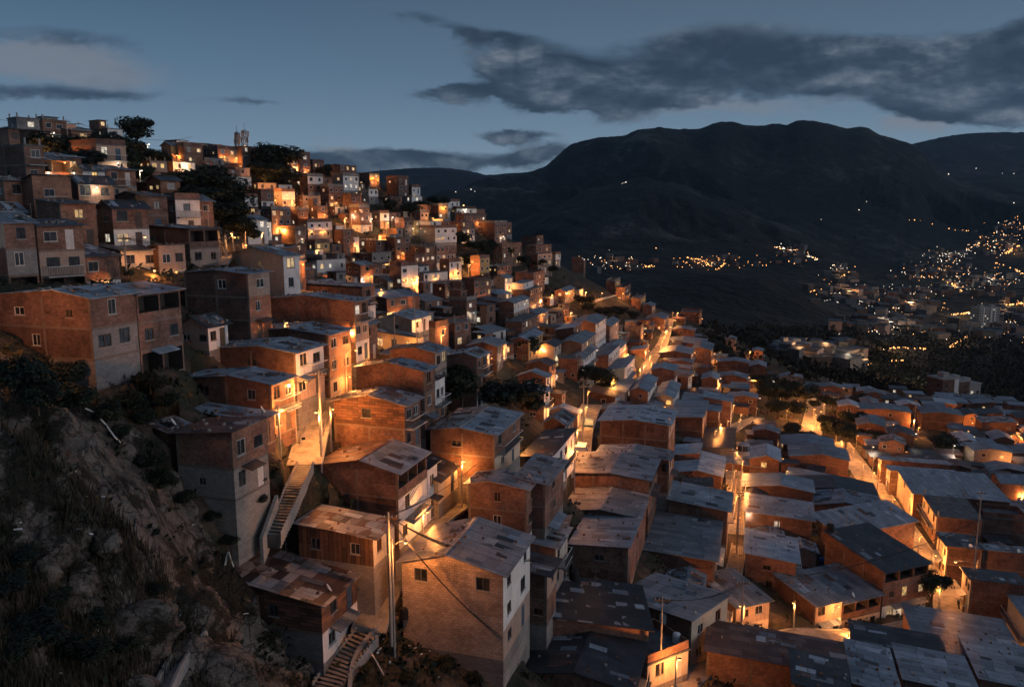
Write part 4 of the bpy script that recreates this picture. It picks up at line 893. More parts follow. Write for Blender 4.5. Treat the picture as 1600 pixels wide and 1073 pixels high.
for xy, z, wd, n, lab in flights:
    root = tag(empty('staircase', (xy[0][0], xy[0][1], z[0])), lab, 'stairs', 'concrete staircases'); inv = Vector((xy[0][0], xy[0][1], z[0]))
    seg = np.r_[0, np.cumsum(np.hypot(*np.diff(xy, axis=0).T))]; L = seg[-1]; b = MB(); c = MB(); c2 = MB()
    pt = lambda s: Vector((np.interp(s, seg, xy[:, 0]), np.interp(s, seg, xy[:, 1]), np.interp(s, seg, z)))
    for i in range(n):
        p, q = pt(L * i / n), pt(L * (i + 1) / n); d = q - p; d.z = 0; d.normalize(); nn = Vector((-d.y, d.x, 0)) * wd / 2
        for (u, v, mb, zt, zd) in ((-1, 1, b, q.z, 1.2), (-1.14, -1.0, c, q.z + .3, 1.2), (1.0, 1.14, c2, q.z + .3, 1.2)):
            A = [p + nn * u, p + nn * v, q + nn * v, q + nn * u]; top = [Vector((a.x, a.y, zt)) - inv for a in A]; bot = [Vector((a.x, a.y, zt - zd)) - inv for a in A]
            mb.face(top[::-1] if False else top, 'paving' if mb is b else 'concrete'); mb.face([bot[0], bot[1], top[1], top[0]], 'paving' if mb is b else 'concrete')
            for e in (0, 1, 2, 3): mb.face([bot[e], bot[(e+1) % 4], top[(e+1) % 4], top[e]], 'paving' if mb is b else 'concrete')
    b.obj('steps', root); c.obj('side_wall', root); c2.obj('side_wall', root)
for nm, xy, z, wdt in ways:
    b = MB(); dirs = np.gradient(xy, axis=0); dirs /= np.linalg.norm(dirs, axis=1)[:, None] + 1e-9
    nrm = np.c_[-dirs[:, 1], dirs[:, 0]]
    for i in range(len(xy) - 1):
        q = []
        for (j, s) in ((i, 1), (i, -1), (i+1, -1), (i+1, 1)):
            p = xy[j] + nrm[j] * s * wdt / 2; q.append((p[0], p[1], z[j] + .03))
        b.face(q, 'paving')
        for s in (1, -1):                                 # kerbs
            a = [(*(xy[j] + nrm[j] * s * (wdt / 2 - w_)), z[j]) for j in (i, i+1) for w_ in (0., .18)]
            up = Vector((0, 0, .15)); A0, A1_, B0, B1 = [Vector(p) for p in a]
            b.face([A0 + up, B0 + up, B1 + up, A1_ + up], 'concrete'); b.face([A1_ + up, B1 + up, B1 - up, A1_ - up], 'concrete'); b.face([A0 - up, B0 - up, B0 + up, A0 + up], 'concrete')
    tag(b.obj(nm if nm not in ('plaza',) else 'plaza_pavement'), kind='structure')
# ------------------------------------------------------------------ more houses where the slope is built up between those
def inside(poly, x, y):
    c = False; j = len(poly) - 1
    for i in range(len(poly)):
        (xi, yi), (xj, yj) = poly[i], poly[j]
        if (yi > y) != (yj > y) and x < (xj - xi) * (y - yi) / (yj - yi) + xi: c = not c
        j = i
    return c
BUILT = [[(0,215),(120,215),(240,262),(300,232),(420,250),(500,268),(640,312),(740,342),(900,420),(900,470),(960,480),(1090,505),(1120,560),(1200,590),(1330,618),(1480,630),(1600,640),(1650,700),(1650,1100),(1000,1100),(860,1050),(830,900),(700,760),(660,690),(560,560),(430,470),(280,420),(0,400)]]
GREEN = [[(60,235),(245,205),(240,300),(60,290)], [(255,285),(385,300),(385,395),(255,345)], [(690,360),(800,372),(850,420),(830,440),(730,420)], [(850,412),(930,455),(900,470),(845,440)], [(590,455),(660,455),(660,500),(590,500)],
         [(690,590),(840,600),(850,700),(690,680)], [(900,450),(1010,480),(1020,515),(900,520)], [(1180,590),(1345,640),(1335,715),(1240,715),(1180,640)], [(1430,660),(1500,660),(1500,720),(1430,720)], [(890,570),(960,570),(960,610),(890,610)], [(405,240),(450,240),(450,300),(405,300)]]
def foot(P, d1, d2, la, lb):
    return [P, P + d1 * lb, P + d1 * lb + d2 * la, P + d2 * la, P + (d1 * lb + d2 * la) / 2, P + d1 * lb / 2, P + d2 * la / 2, P + d1 * lb + d2 * la / 2, P + d1 * lb / 2 + d2 * la]
def in_house(r, p, mg):
    v = Vector((p.x - r['P0'].x, p.y - r['P0'].y, 0)); a = v.dot(r['d1']); b = v.dot(r['d2'])
    return -mg < a < r['Lb'] + mg and -mg < b < r['La'] + mg
SPEC_N = len(HOUSES); FILL_MAX = 330 - SPEC_N; STUFFH = []
rf_ = random.Random(21); cand = []; FILLS = []
for stepx, stepy, sml in ((8.2, 7.6, 0), (5.6, 5.2, 1), (4.6, 4.4, 2)):
    Yg = 74.0; cc_ = []
    while Yg < 405:
        xg = -260 + rf_.uniform(0, 5)
        while xg < 235:
            cc_.append((xg + rf_.uniform(-1.5, 1.5), Yg + rf_.uniform(-2, 2), sml)); xg += stepx
        Yg += stepy
    rf_.shuffle(cc_); cand += cc_
for (x, y, sml) in cand:
    if sml and y > 330: continue
    px, py = project((x, y, T1(x, y))); z = T1(x, y)
    if not (-60 < px < 1660 and py < 1120): continue
    if not any(inside(q, px, py) for q in BUILT) or any(inside(q, px, py) for q in GREEN): continue
    gh = hit(px, py)
    if gh is None or gh.y < y - 14: continue                       # ground hidden behind the hill
    hill = py < 560 and px < 900
    yw = math.radians((34 if hill else 17) + rf_.uniform(-8, 8)); d1 = Vector((math.sin(yw), math.cos(yw), 0)); d2 = Vector((-math.cos(yw), math.sin(yw), 0))
    la, lb = ((rf_.uniform(5.5, 9), rf_.uniform(5, 7.5)), (rf_.uniform(3.8, 6), rf_.uniform(3.6, 5.5)), (rf_.uniform(2.6, 4), rf_.uniform(2.6, 3.8)))[sml]
    n = (rf_.choice((1, 2, 2, 3)) if hill else rf_.choice((1, 1, 2, 2))) if sml == 0 else (rf_.choice((1, 2, 2)) if hill else rf_.choice((1, 1, 1, 2))) if sml == 1 else 1
    P = Vector((x, y, z)); ft = foot(P, d1, d2, la, lb); mg = .6 - .15 * sml
    if min(way_dist(p.x, p.y) for p in ft[:5]) < .5: continue
    bad = False
    for r in HOUSES + FILLS:
        if (r['P0'] - P).length > 32: continue
        if any(in_house(r, p, mg) for p in ft) or any((lambda v: -mg < v.dot(d1) < lb + mg and -mg < v.dot(d2) < la + mg)(Vector((p.x - x, p.y - y, 0))) for p in foot(r['P0'], r['d1'], r['d2'], r['La'], r['Lb'])): bad = True; break
    if bad: continue
    q = [project(p + Vector((0, 0, hh))) for p in ft[:4] for hh in (0, n * ST)]
    bx = (min(p[0] for p in q), min(p[1] for p in q), max(p[0] for p in q), max(p[1] for p in q))
    if hill and bx[1] < np.interp((bx[0] + bx[2]) / 2, [0, 60, 150, 300, 450, 640, 740, 900], [196, 188, 204, 220, 242, 288, 322, 404]): continue
    for r in HOUSES[:SPEC_N]:
        b = r['box']
        if r['P0'].y < y + 1: continue
        ow = min(bx[2], b[2]) - max(bx[0], b[0]); oh_ = min(bx[3], b[1] + .62 * (b[3] - b[1])) - max(bx[1], b[1])
        if ow > 0 and oh_ > 0 and ow * oh_ > .14 * (b[2] - b[0]) * .62 * (b[3] - b[1]): bad = True; break
    if bad: continue
    up = rf_.choice('bbbbbbpgwwc' if hill else 'bbbbpwc'); fr_ = up + ''.join(rf_.choice((up, up, 'b', 'w', 'g')) for _ in range(n - 1)); sd_ = rf_.choice('rrbbg') * n
    rfk = rf_.choice(('slab', 'slab', 'slab', 'grey', 'dark', 'blue')) if hill else rf_.choice(('blue', 'blue', 'grey', 'grey', 'dark', 'pale', ('blue', 'dark'), 'rust', 'patch'))
    FILLS.append(dict(P0=P, d1=d1, d2=d2, La=la, Lb=lb, n=n, base=z, front=fr_, side=sd_, roof=rfk, yw=yw, hill=hill, size=la * lb * (n + .5) / y ** 2))
FILLS.sort(key=lambda r: -r['size'])
fills = min(FILL_MAX, len(FILLS))
for r in FILLS[:fills]:
    house(None, r['P0'] + Vector((0, 0, r['n'] * ST)), r['La'], r['Lb'], r['n'], r['yw'], r['front'], r['side'], r['roof'], spec=False, lit=.34 if r['hill'] else .12)
STUFFH = FILLS[fills:]
print('houses', SPEC_N, 'fill', fills, 'stuff', len(STUFFH))
sb = MB(); rs = random.Random(5)
for r in STUFFH:                                            # the smallest far houses, too many to count
    P, d1, d2, la, lb, n = (r[k] for k in ('P0', 'd1', 'd2', 'La', 'Lb', 'n'))
    cs = foot(P, d1, d2, la, lb)[:4]; zb = min(T1(c.x, c.y) for c in cs) - .5; H = P.z + n * ST
    M4 = Matrix(((d1.x, d2.x, 0, P.x), (d1.y, d2.y, 0, P.y), (0, 0, 1, 0), (0, 0, 0, 1)))
    ML = Matrix(((0, 1, 0, 0), (1, 0, 0, 0), (0, 0, 1, 0), (0, 0, 0, 1)))
    for L, Mf, mm in ((lb, M4, r['front']), (la, M4 @ ML, r['side'])):
        for k in range(n):
            z1 = H - k * ST; z0 = z1 - ST; c = max(1, int(L / 2.8)); ops = []
            for q in range(c):
                if rs.random() < .75: u = L / c * (q + .5); ops.append((u - .5, u + .5, z0 + .9, z0 + 2., .12))
            wallgrid(sb, Mf, L, z0, z1, ops, WM[mm[k]])
            for o in ops: sb.face([Mf @ Vector(v) for v in ((o[0], .12, o[2]), (o[1], .12, o[2]), (o[1], .12, o[3]), (o[0], .12, o[3]))], rs.choice(('lit_warm', 'lit_white')) if rs.random() < .3 else 'glass')
        sb.face([Mf @ Vector(v) for v in ((0, 0, zb), (L, 0, zb), (L, 0, P.z), (0, 0, P.z))], 'block')
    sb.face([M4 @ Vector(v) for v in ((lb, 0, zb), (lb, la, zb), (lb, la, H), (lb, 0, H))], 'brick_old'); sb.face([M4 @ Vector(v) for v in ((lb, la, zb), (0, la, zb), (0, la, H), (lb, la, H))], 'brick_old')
    sb.box((-.3, -.3, H + .01), (lb + .3, la + .3, H + .12), rs.choice(('roof_slab', 'roof_dark', 'roof_grey')) if r['hill'] else rs.choice(('roof_dark', 'roof_grey', 'roof_blue', 'roof_rust')), M4)
tag(sb.obj('distant_houses'), kind='stuff')
# ------------------------------------------------------------------ ground sheet of the near slope, cut level under every house and lane
cols = np.linspace(-420, 2020, 600); rows = 20 * (440 / 20.) ** (np.linspace(0, 1, 290))
GX = np.empty((len(rows), len(cols))); GY = np.repeat(rows[:, None], len(cols), 1)
a_ = (cols - CX) / F / ct
GX = GY * a_[None, :]
GZ = T(GX.ravel(), GY.ravel()).reshape(GX.shape)
def vnoise(x, y, seed):
    xi = np.floor(x).astype(int); yi = np.floor(y).astype(int); fx = x - xi; fy = y - yi
    fx = fx * fx * (3 - 2 * fx); fy = fy * fy * (3 - 2 * fy)
    def hsh(a, b):
        v = np.sin(a * 127.1 + b * 311.7 + seed * 74.7) * 43758.5453; return v - np.floor(v)
    return (hsh(xi, yi) * (1 - fx) + hsh(xi + 1, yi) * fx) * (1 - fy) + (hsh(xi, yi + 1) * (1 - fx) + hsh(xi + 1, yi + 1) * fx) * fy
def fbm(x, y, sc, octv, seed, ridged=False, gain=.5):
    t = 0; amp = 1; s = 0
    for o in range(octv):
        v = vnoise(x / sc * 2 ** o + 13.7 * o, y / sc * 2 ** o - 7.1 * o, seed + o)
        if ridged: v = 1 - np.abs(2 * v - 1)
        t = t + v * amp; s += amp; amp *= gain
    return t / s - .5
rough = fbm(GX, GY, 9, 5, 3)
PXg = CX + GX / GY * F * ct * 1.0
knoll = np.clip((-6 - GX) / 10, 0, 1) * np.clip((62 - GY) / 12, 0, 1)
knoll *= np.clip((330 - PXg) / 130 , 0, 1)
rocky = fbm(GX, GY, 7, 6, 11, ridged=True, gain=.55)
GZ = GZ + rough * .55 + knoll * (rocky * 6.5 + fbm(GX, GY, 2.4, 4, 5, ridged=True) * 1.0 - 2.4)
for r in HOUSES + STUFFH:
    vx = GX - r['P0'].x; vy = GY - r['P0'].y
    a = vx * r['d1'].x + vy * r['d1'].y; b = vx * r['d2'].x + vy * r['d2'].y
    m = (a > -.5) & (a < r['Lb'] + .5) & (b > -.5) & (b < r['La'] + .5)
    GZ[m] = np.minimum(GZ[m], r['base'] - .05)
for nm, xy, z, wd in ways + [('', f[0], f[1] - .5, f[2]) for f in flights]:
    x0, x1, y0, y1 = xy[:, 0].min() - wd, xy[:, 0].max() + wd, xy[:, 1].min() - wd, xy[:, 1].max() + wd
    m = (GX > x0) & (GX < x1) & (GY > y0) & (GY < y1); ii = np.nonzero(m)
    if len(ii[0]) == 0: continue
    d = np.hypot(GX[ii][:, None] - xy[None, :, 0], GY[ii][:, None] - xy[None, :, 1]); k = d.argmin(1); dm_ = d.min(1)
    s = dm_ < wd / 2 + .6
    GZ[ii[0][s], ii[1][s]] = np.minimum(GZ[ii[0][s], ii[1][s]], z[k[s]] - .12)
GZ[-1, :] -= 4
def sheet(name, X, Y_, Z, mats, midx=None):
    nr, nc = X.shape; v = np.c_[X.ravel(), Y_.ravel(), Z.ravel()]
    i = np.arange((nr - 1) * nc).reshape(nr - 1, nc)[:, :-1].ravel()
    f = np.c_[i, i + 1, i + nc + 1, i + nc]
    me = bpy.data.meshes.new(name); me.vertices.add(len(v)); me.vertices.foreach_set('co', v.ravel()); me.loops.add(f.size); me.loops.foreach_set('vertex_index', f.ravel())
    me.polygons.add(len(f)); me.polygons.foreach_set('loop_start', np.arange(0, f.size, 4)); me.polygons.foreach_set('loop_total', np.full(len(f), 4))
    for m in mats: me.materials.append(MATS[m])
    if midx is not None: me.polygons.foreach_set('material_index', midx.ravel().astype(np.int32))
    me.polygons.foreach_set('use_smooth', np.ones(len(f), bool)); me.update(calc_edges=True); me.validate()
    return link(name, me)
mk = ((knoll[:-1, :-1] > .06) | ((PXg[:-1, :-1] < 500) & (GY[:-1, :-1] < 59))).astype(int)
tag(sheet('hillside', GX, GY, GZ, ['earth', 'rock'], mk), kind='structure')
# ------------------------------------------------------------------ valley, wooded spur, mountain and far ranges
DY = np.array([425, 520, 650, 800, 950, 1150, 1450, 2100, 2500, 3200, 3700, 4600, 6500, 8500.])
COLS = {
 -300: [360, 360, 360, 360, 360, 360, 360, 350, 340, 330, 325, 320, 300, 320],
  300: [340, 350, 355, 360, 360, 360, 360, 350, 340, 330, 325, 320, 290, 320],
  560: [345, 352, 356, 360, 360, 360, 360, 345, 335, 325, 320, 318, 273, 320],
  650: [360, 370, 380, 385, 385, 380, 370, 345, 325, 318, 315, 312, 266, 320],
  710: [390, 400, 405, 405, 400, 390, 372, 340, 305, 310, 310, 308, 267, 320],
  770: [420, 430, 430, 425, 418, 405, 382, 335, 285, 290, 300, 305, 276, 320],
  830: [440, 446, 440, 430, 425, 412, 390, 330, 274, 262, 275, 300, 272, 320],
  880: [455, 456, 445, 432, 428, 416, 395, 330, 268, 224, 240, 290, 290, 320],
  940: [480, 470, 455, 436, 432, 420, 398, 335, 275, 211, 230, 285, 290, 320],
 1010: [505, 490, 462, 432, 436, 424, 400, 330, 282, 199, 225, 285, 290, 320],
 1070: [530, 505, 468, 428, 438, 428, 402, 322, 290, 201, 222, 285, 290, 320],
 1110: [545, 512, 474, 430, 442, 432, 406, 330, 292, 190, 220, 285, 285, 320],
 1180: [570, 524, 484, 438, 452, 440, 410, 345, 296, 197, 215, 285, 280, 320],
 1250: [585, 545, 500, 462, 466, 448, 412, 362, 304, 189, 210, 280, 270, 320],
 1320: [600, 560, 520, 495, 480, 456, 420, 385, 318, 204, 214, 275, 250, 320],
 1390: [612, 572, 538, 515, 494, 464, 432, 400, 335, 232, 226, 270, 235, 320],
 1440: [618, 580, 545, 523, 500, 470, 438, 402, 345, 262, 250, 270, 223, 320],
 1530: [625, 585, 552, 530, 505, 474, 440, 398, 346, 290, 275, 270, 215, 320],
 1600: [632, 590, 556, 532, 506, 474, 438, 392, 342, 300, 282, 270, 213, 320],
 1800: [640, 600, 560, 532, 505, 470, 430, 380, 330, 290, 272, 260, 206, 320],
 2300: [640, 600, 560, 530, 500, 460, 420, 370, 320, 280, 262, 255, 205, 320]}
ck = np.array(sorted(COLS)); CT = np.array([COLS[c] for c in ck], float)
RIDGE = np.array([(740,283),(771,275),(808,269),(835,264),(850,258),(869,240),(887,223),(905,221),(930,216),(966,213),(978,207),(985,201),(1018,196),(1035,199),(1052,202),(1082,202),(1094,196),(1106,189),(1118,191),(1131,190),(1150,196),(1173,198),(1192,195),(1210,196),(1228,188),(1253,187),(1268,192),(1283,197),(1300,201),(1314,200),(1326,198),(1338,204),(1350,211),(1387,221),(1408,230),(1440,262)], float)
FOOT = np.array([(740,380),(800,366),(850,332),(890,312),(920,296),(960,284),(1000,272),(1030,279),(1060,286),(1090,300),(1130,312),(1165,330),(1200,344),(1260,372),(1320,396),(1390,402)], float)
ck2 = np.unique(np.r_[ck, np.arange(740, 1441, 10)]); CT = np.array([[np.interp(c, ck, CT[:, j]) for j in range(len(DY))] for c in ck2]); ck = ck2
m_ = (ck >= 740) & (ck <= 1440); CT[m_, 9] = np.interp(ck[m_], RIDGE[:, 0], RIDGE[:, 1]); CT[m_, 10] = np.maximum(CT[m_, 10], CT[m_, 9] + 14)
m_ = (ck >= 740) & (ck <= 1390); CT[m_, 7] = np.interp(ck[m_], FOOT[:, 0], FOOT[:, 1]); CT[m_, 8] = np.maximum(np.minimum(CT[m_, 7] + 10, 330), CT[m_, 9] + 50)
DZ = np.array([[CAMZ + ray(c, CT[i, j])[1] * DY[j] for j in range(len(DY))] for i, c in enumerate(ck)])
def cubic(xs, ys, q):
    """monotone-ish cubic interpolation along the last axis"""
    d = np.gradient(ys, xs, axis=-1); k = np.clip(np.searchsorted(xs, q) - 1, 0, len(xs) - 2)
    hh = xs[k + 1] - xs[k]; t = np.clip((q - xs[k]) / hh, 0, 1)
    return (2*t**3 - 3*t**2 + 1) * ys[..., k] + (t**3 - 2*t**2 + t) * hh * d[..., k] + (-2*t**3 + 3*t**2) * ys[..., k+1] + (t**3 - t**2) * hh * d[..., k+1]
fr_rows = 425 * (8500 / 425.) ** np.linspace(0, 1, 330); fc = np.linspace(-300, 2300, 900)
z1 = cubic(np.log(DY), DZ, np.log(fr_rows)); FZ = cubic(ck.astype(float), z1.T, fc)   # rows x cols
FYY = np.repeat(fr_rows[:, None], len(fc), 1); FX = FYY * ((fc - CX) / F / ct)[None]
amp = np.interp(FYY, [425, 600, 900, 1300, 1800, 2080, 2300, 2750, 3100, 3300, 5000, 8500], [2, 10, 22, 40, 260, 60, 120, 340, 60, 12, 60, 50])
rid = fbm((FX + .35 * FYY) * 1.0 + 120 * fbm(FX, FYY, 400, 3, 8), FYY * .40, 330, 7, 31, ridged=True, gain=.5)
FZ = FZ + amp * 1.5 * (np.minimum(rid, .12) - .10) + np.interp(FYY, [425, 1500, 2200, 3500, 8500], [0, 0, 10, 6, 14]) * fbm(FX, FYY, 130, 4, 17) + np.interp(FYY, [425, 900, 2000, 6000], [3, 6, 8, 10]) * fbm(FX, FYY, 26, 3, 9)
tag(sheet('mountain_valley', FX, FYY, FZ, ['forest']), kind='structure')
def far_hit(px, py, ymin=425):
    k = int(np.clip(np.searchsorted(fc, px), 1, len(fc) - 1)); a, b = ray(px, py)
    line = CAMZ + b * fr_rows; zz = FZ[:, k]
    ok = np.nonzero((line <= zz + .01) & (fr_rows >= ymin))[0]
    if len(ok) == 0: return None
    Y = fr_rows[ok[0]]; return Vector((a * Y, Y, CAMZ + b * Y))
# ------------------------------------------------------------------ trees, bushes, grass, boulders
def crown_mesh(seed, nblob=7, nleaf=1500, flat=.8, size=.10):
    R = random.Random(seed); b = MB(); bl = []
    for k in range(nblob):
        a = R.uniform(0, 6.28); r = R.uniform(.15, .62); bl.append((math.cos(a) * r, math.sin(a) * r, R.uniform(-.35, .45) * flat, R.uniform(.26, .46)))
    bl.append((0, 0, .1, .5))
    for i in range(nleaf):
        x, y, z, r = R.choice(bl); v = Vector((R.gauss(0, 1), R.gauss(0, 1), R.gauss(0, 1))).normalized() * r * R.random() ** .35
        p = Vector((x, y, z)) + Vector((v.x, v.y, v.z * .85)); s = size * R.uniform(.5, 1.3)
        n = (v.normalized() + Vector((R.uniform(-.8, .8), R.uniform(-.8, .8), R.uniform(-.2, .9)))).normalized(); t = n.orthogonal().normalized(); u = n.cross(t); a = R.uniform(0, 3.14)
        t, u = t * math.cos(a) + u * math.sin(a), u * math.cos(a) - t * math.sin(a)
        b.face([p - t * s, p - u * s * .55, p + t * s, p + u * s * .55], 'leaf')
    return b.mesh('crown')
CROWNS = [crown_mesh(i, 8 + i % 4, 3000, .75 + .1 * (i % 3), .075) for i in range(6)]
def trunk_mesh(seed):
    R = random.Random(seed); b = MB()
    b.tube([(0, 0, -.25), (.02, .01, .25), (.03, -.02, .5), (0, .02, .8)], .07, 'bark', 7, .03)
    for k in range(5):
        a = R.uniform(0, 6.28); z = R.uniform(.3, .6); b.tube([(0, 0, z), (math.cos(a) * .15, math.sin(a) * .15, z + .12), (math.cos(a) * .32, math.sin(a) * .32, z + .28)], .03, 'bark', 5, .01)
    return b.mesh('trunk')
TRUNKS = [trunk_mesh(i) for i in range(3)]
PEND = []     # things that get their label from what they stand beside
tr = random.Random(4); tcount = 0
def tree(px, py, hgt, wid=None, label=None, kind='tree', Y=None):
    global tcount
    P = at(px, py, Y) if Y else hit(px, py)
    if P is None: return
    P.z = T1(P.x, P.y)
    if px < 262 and py < 300: hgt *= .62; wid = (wid or hgt) * .68
    elif kind == 'tree' and not label: k_ = .98 if (px < 450 and py < 400) else .74; hgt *= k_; wid = (wid or hgt) * k_
    elif kind == 'tree' and hgt > 7: hgt *= .85; wid = (wid or hgt) * .85
    if kind == 'bush': hgt *= .62; wid = (wid or hgt) * .62
    wid = wid or hgt * .95; root = empty('tree' if kind == 'tree' else 'bush', P, tr.uniform(0, 6.28)); tcount += 1
    c = link('crown' if kind == 'tree' else 'foliage', CROWNS[tcount % 6], root); c.scale = (wid * .62, wid * .62, hgt * (.5 if kind == 'tree' else .62)); c.location = (0, 0, hgt * (.56 if kind == 'tree' else .42))
    t = link('trunk' if kind == 'tree' else 'stem', TRUNKS[tcount % 3], root); t.scale = (hgt * .5,) * 2 + (hgt * .75,)
    tag(root, label, kind, 'dark trees on the slope' if kind == 'tree' else 'dark bushes on the slope')
    if not label: PEND.append((root, 'dark leafy tree' if kind == 'tree' else 'dark leafy bush', project(P + Vector((0, 0, hgt * .5)))))
    return root
for t in [(722,650,9,9,'left of the two big dark trees in the middle of the slope'),(795,672,10,11,'right and larger of the two big dark trees in the middle of the slope'),
          (1470,712,8,10,'round dark tree among roofs right of the lit street'),(1455,945,5.5,5,'dark leafy street tree at the corner where the streets meet'),(215,232,15,16,'tallest dark tree on the left skyline, highest of its clump'),
          (10,190,9,14,'dark tree at the very top left corner of the hill'),(205,262,12,18,None),(150,275,14,18,None),(100,268,12,16,None),(180,282,12,15,None),(120,290,11,14,None),(75,262,9,11,None),(240,262,9,10,None),
          (225,292,8,10,None),(310,330,12,16,None),(345,335,12,16,None),(290,315,9,11,None),(365,350,10,13,None),(330,300,9,9,None),(300,352,8,11,None),(350,372,8,10,None),(430,285,15,17,None),(415,300,11,13,None),(445,300,9,10,None),(420,262,9,8,None),
          (505,282,8,9,None),(518,272,6,7,None),(640,342,9,11,None),(660,335,8,10,None),(610,335,8,8,None),(685,330,9,11,None),(720,392,11,12,None),(745,400,9,11,None),(765,402,10,12,None),(790,410,9,11,None),(735,420,8,10,None),(820,420,8,10,None),
          (840,425,8,10,None),(860,432,7,8,None),(845,445,5,6,None),(620,492,9,11,None),(635,490,7,8,None),(600,500,6,6,None),(820,558,8,10,None),(805,552,6,8,None),(930,606,8,11,None),(915,598,6,7,None),(950,612,6,7,None),(910,482,8,10,None),(920,492,7,9,None),
          (945,500,8,11,None),(965,498,8,10,None),(990,505,8,9,None),(955,512,7,9,None),(1200,640,14,14,None),(1228,640,14,16,None),(1255,640,13,15,None),(1240,655,9,11,None),(1215,655,9,10,None),(1305,690,10,10,None),(1322,700,10,11,None),(1292,680,9,8,None),
          (1238,690,8,8,None),(1255,700,7,8,None),(1225,700,7,9,None),(1245,715,5,7,None),(1330,672,9,10,None),(1378,700,6,9,None),(1395,705,6,8,None),(1410,712,5,6,None),(1105,548,9,11,None),(1125,560,9,12,None),(1140,572,9,12,None),(1160,585,9,12,None),(1178,595,9,11,None),(1110,535,8,9,None),(1190,610,9,11,None),
          (1150,590,6,8,None),(1350,690,6,6,None),(520,395,5,6,None),(380,390,7,8,None),(540,560,4,4,None),(870,905,3.5,4,None),(260,270,8,9,None),(485,300,8,9,None),(1185,700,4,5,None),(1300,645,9,12,None),(1272,640,5,6,None),(1340,640,9,14,None)]:
    tree(t[0], t[1], t[2], t[3], t[4])
for t in [(40,620,4.5,6),(85,610,4,6),(125,640,4,5),(15,600,4,5),(60,640,3.2,4),(165,665,3.5,4.5),(205,640,3,4),(235,610,3,5),(260,640,2.6,4),(110,590,3,4),(225,665,3,3.5),(190,690,2.6,3),(250,760,2.6,4),(230,735,2.4,3.4),(285,790,2.2,3.4),(330,815,1.8,3),(360,850,1.6,2.6),
          (405,760,2.2,3),(425,745,2,2.6),(400,790,1.8,2.6),(385,775,1.8,2.4),(530,590,2,3),(700,1040,1.6,3),(640,1065,1.5,3),(750,1045,1.4,2.4),(60,1000,2.2,5),(20,1040,2,4),(130,1030,2,4.4),(200,1020,1.8,3),(90,950,1.8,3.4),(150,980,1.7,3.2),(250,930,1.5,2.4),(20,930,2,4),(40,880,1.6,3),(570,1050,1.1,1.6),(610,1020,1.,1.8),(740,1065,1.6,2.4)]:
    tree(*t, kind='bush')
_bv = None
def ground_z(x, y):
    """height of the finished ground sheet"""
    r = np.log(max(y, 20.001) / 20.) / math.log(440 / 20.) * (len(rows) - 1); c = ((x / y) * F * ct + CX + 420) / 2440 * (len(cols) - 1)
    i = int(np.clip(r, 0, len(rows) - 2)); j = int(np.clip(c, 0, len(cols) - 2)); fr, fcx = min(max(r - i, 0), 1), min(max(c - j, 0), 1)
    return float((GZ[i, j] * (1 - fcx) + GZ[i, j+1] * fcx) * (1 - fr) + (GZ[i+1, j] * (1 - fcx) + GZ[i+1, j+1] * fcx) * fr)
def on_ground(px, py):
    P = hit(px, py)
    if P is None: return None
    P.z = ground_z(P.x, P.y); return P
gr = random.Random(9); gb = MB()
for i in range(9000):
    px = gr.uniform(-40, 400); py = gr.uniform(640, 1110)
    k = fbm(np.array([px / 40.]), np.array([py / 40.]), 1.5, 3, 77)[0]
    if px > 30 + (py - 560) * .75 or (k < .02 and not (py > 930 and px < 230)): continue
    P = on_ground(px, py)
    if P is None: continue
    for q in range(3):
        a = gr.uniform(0, 6.28); L = gr.uniform(.35, 1.2); w_ = gr.uniform(.015, .04); bend = gr.uniform(.2, .6) * L
        o = P + Vector((gr.uniform(-.35, .35), gr.uniform(-.35, .35), -.05)); d = Vector((math.cos(a), math.sin(a), 0)); s = Vector((-d.y, d.x, 0)) * w_
        m_ = o + d * bend * .4 + Vector((0, 0, L * .6)); e = o + d * bend + Vector((0, 0, L * .92))
        gb.face([o - s, o + s, m_ + s * .7, m_ - s * .7], 'dry_grass'); gb.face([m_ - s * .7, m_ + s * .7, e], 'dry_grass')
tag(gb.obj('tall_grass'), kind='stuff')
gb = MB()
for i in range(5200):                                        # scrub and weeds on every bank between the houses
    px = gr.uniform(0, 1600); py = gr.uniform(230, 1073); P = hit(px, py)
    if P is None or P.y > 330: continue
    if px < 400 and py > 640 and i % 7: continue
    if any(in_house(r, P, .2) for r in HOUSES if (r['P0'] - P).length < 25) or way_dist(P.x, P.y) < .2: continue
    P.z = ground_z(P.x, P.y); S_ = gr.uniform(.25, .75) * (1 + P.y / 200)
    for q in range(7):
        v = Vector((gr.gauss(0, .5), gr.gauss(0, .5), abs(gr.gauss(.3, .3)))) * S_; c = P + v; n = Vector((gr.gauss(0, 1), gr.gauss(0, 1), gr.gauss(.5, .6))).normalized(); t = n.orthogonal().normalized() * S_ * .35; u = n.cross(t)
        gb.face([c - t, c - u * .6, c + t, c + u * .6], 'leaf' if (i % 3) else 'dry_grass')
tag(gb.obj('scrub'), kind='stuff')
wb = MB(); wr = random.Random(12)
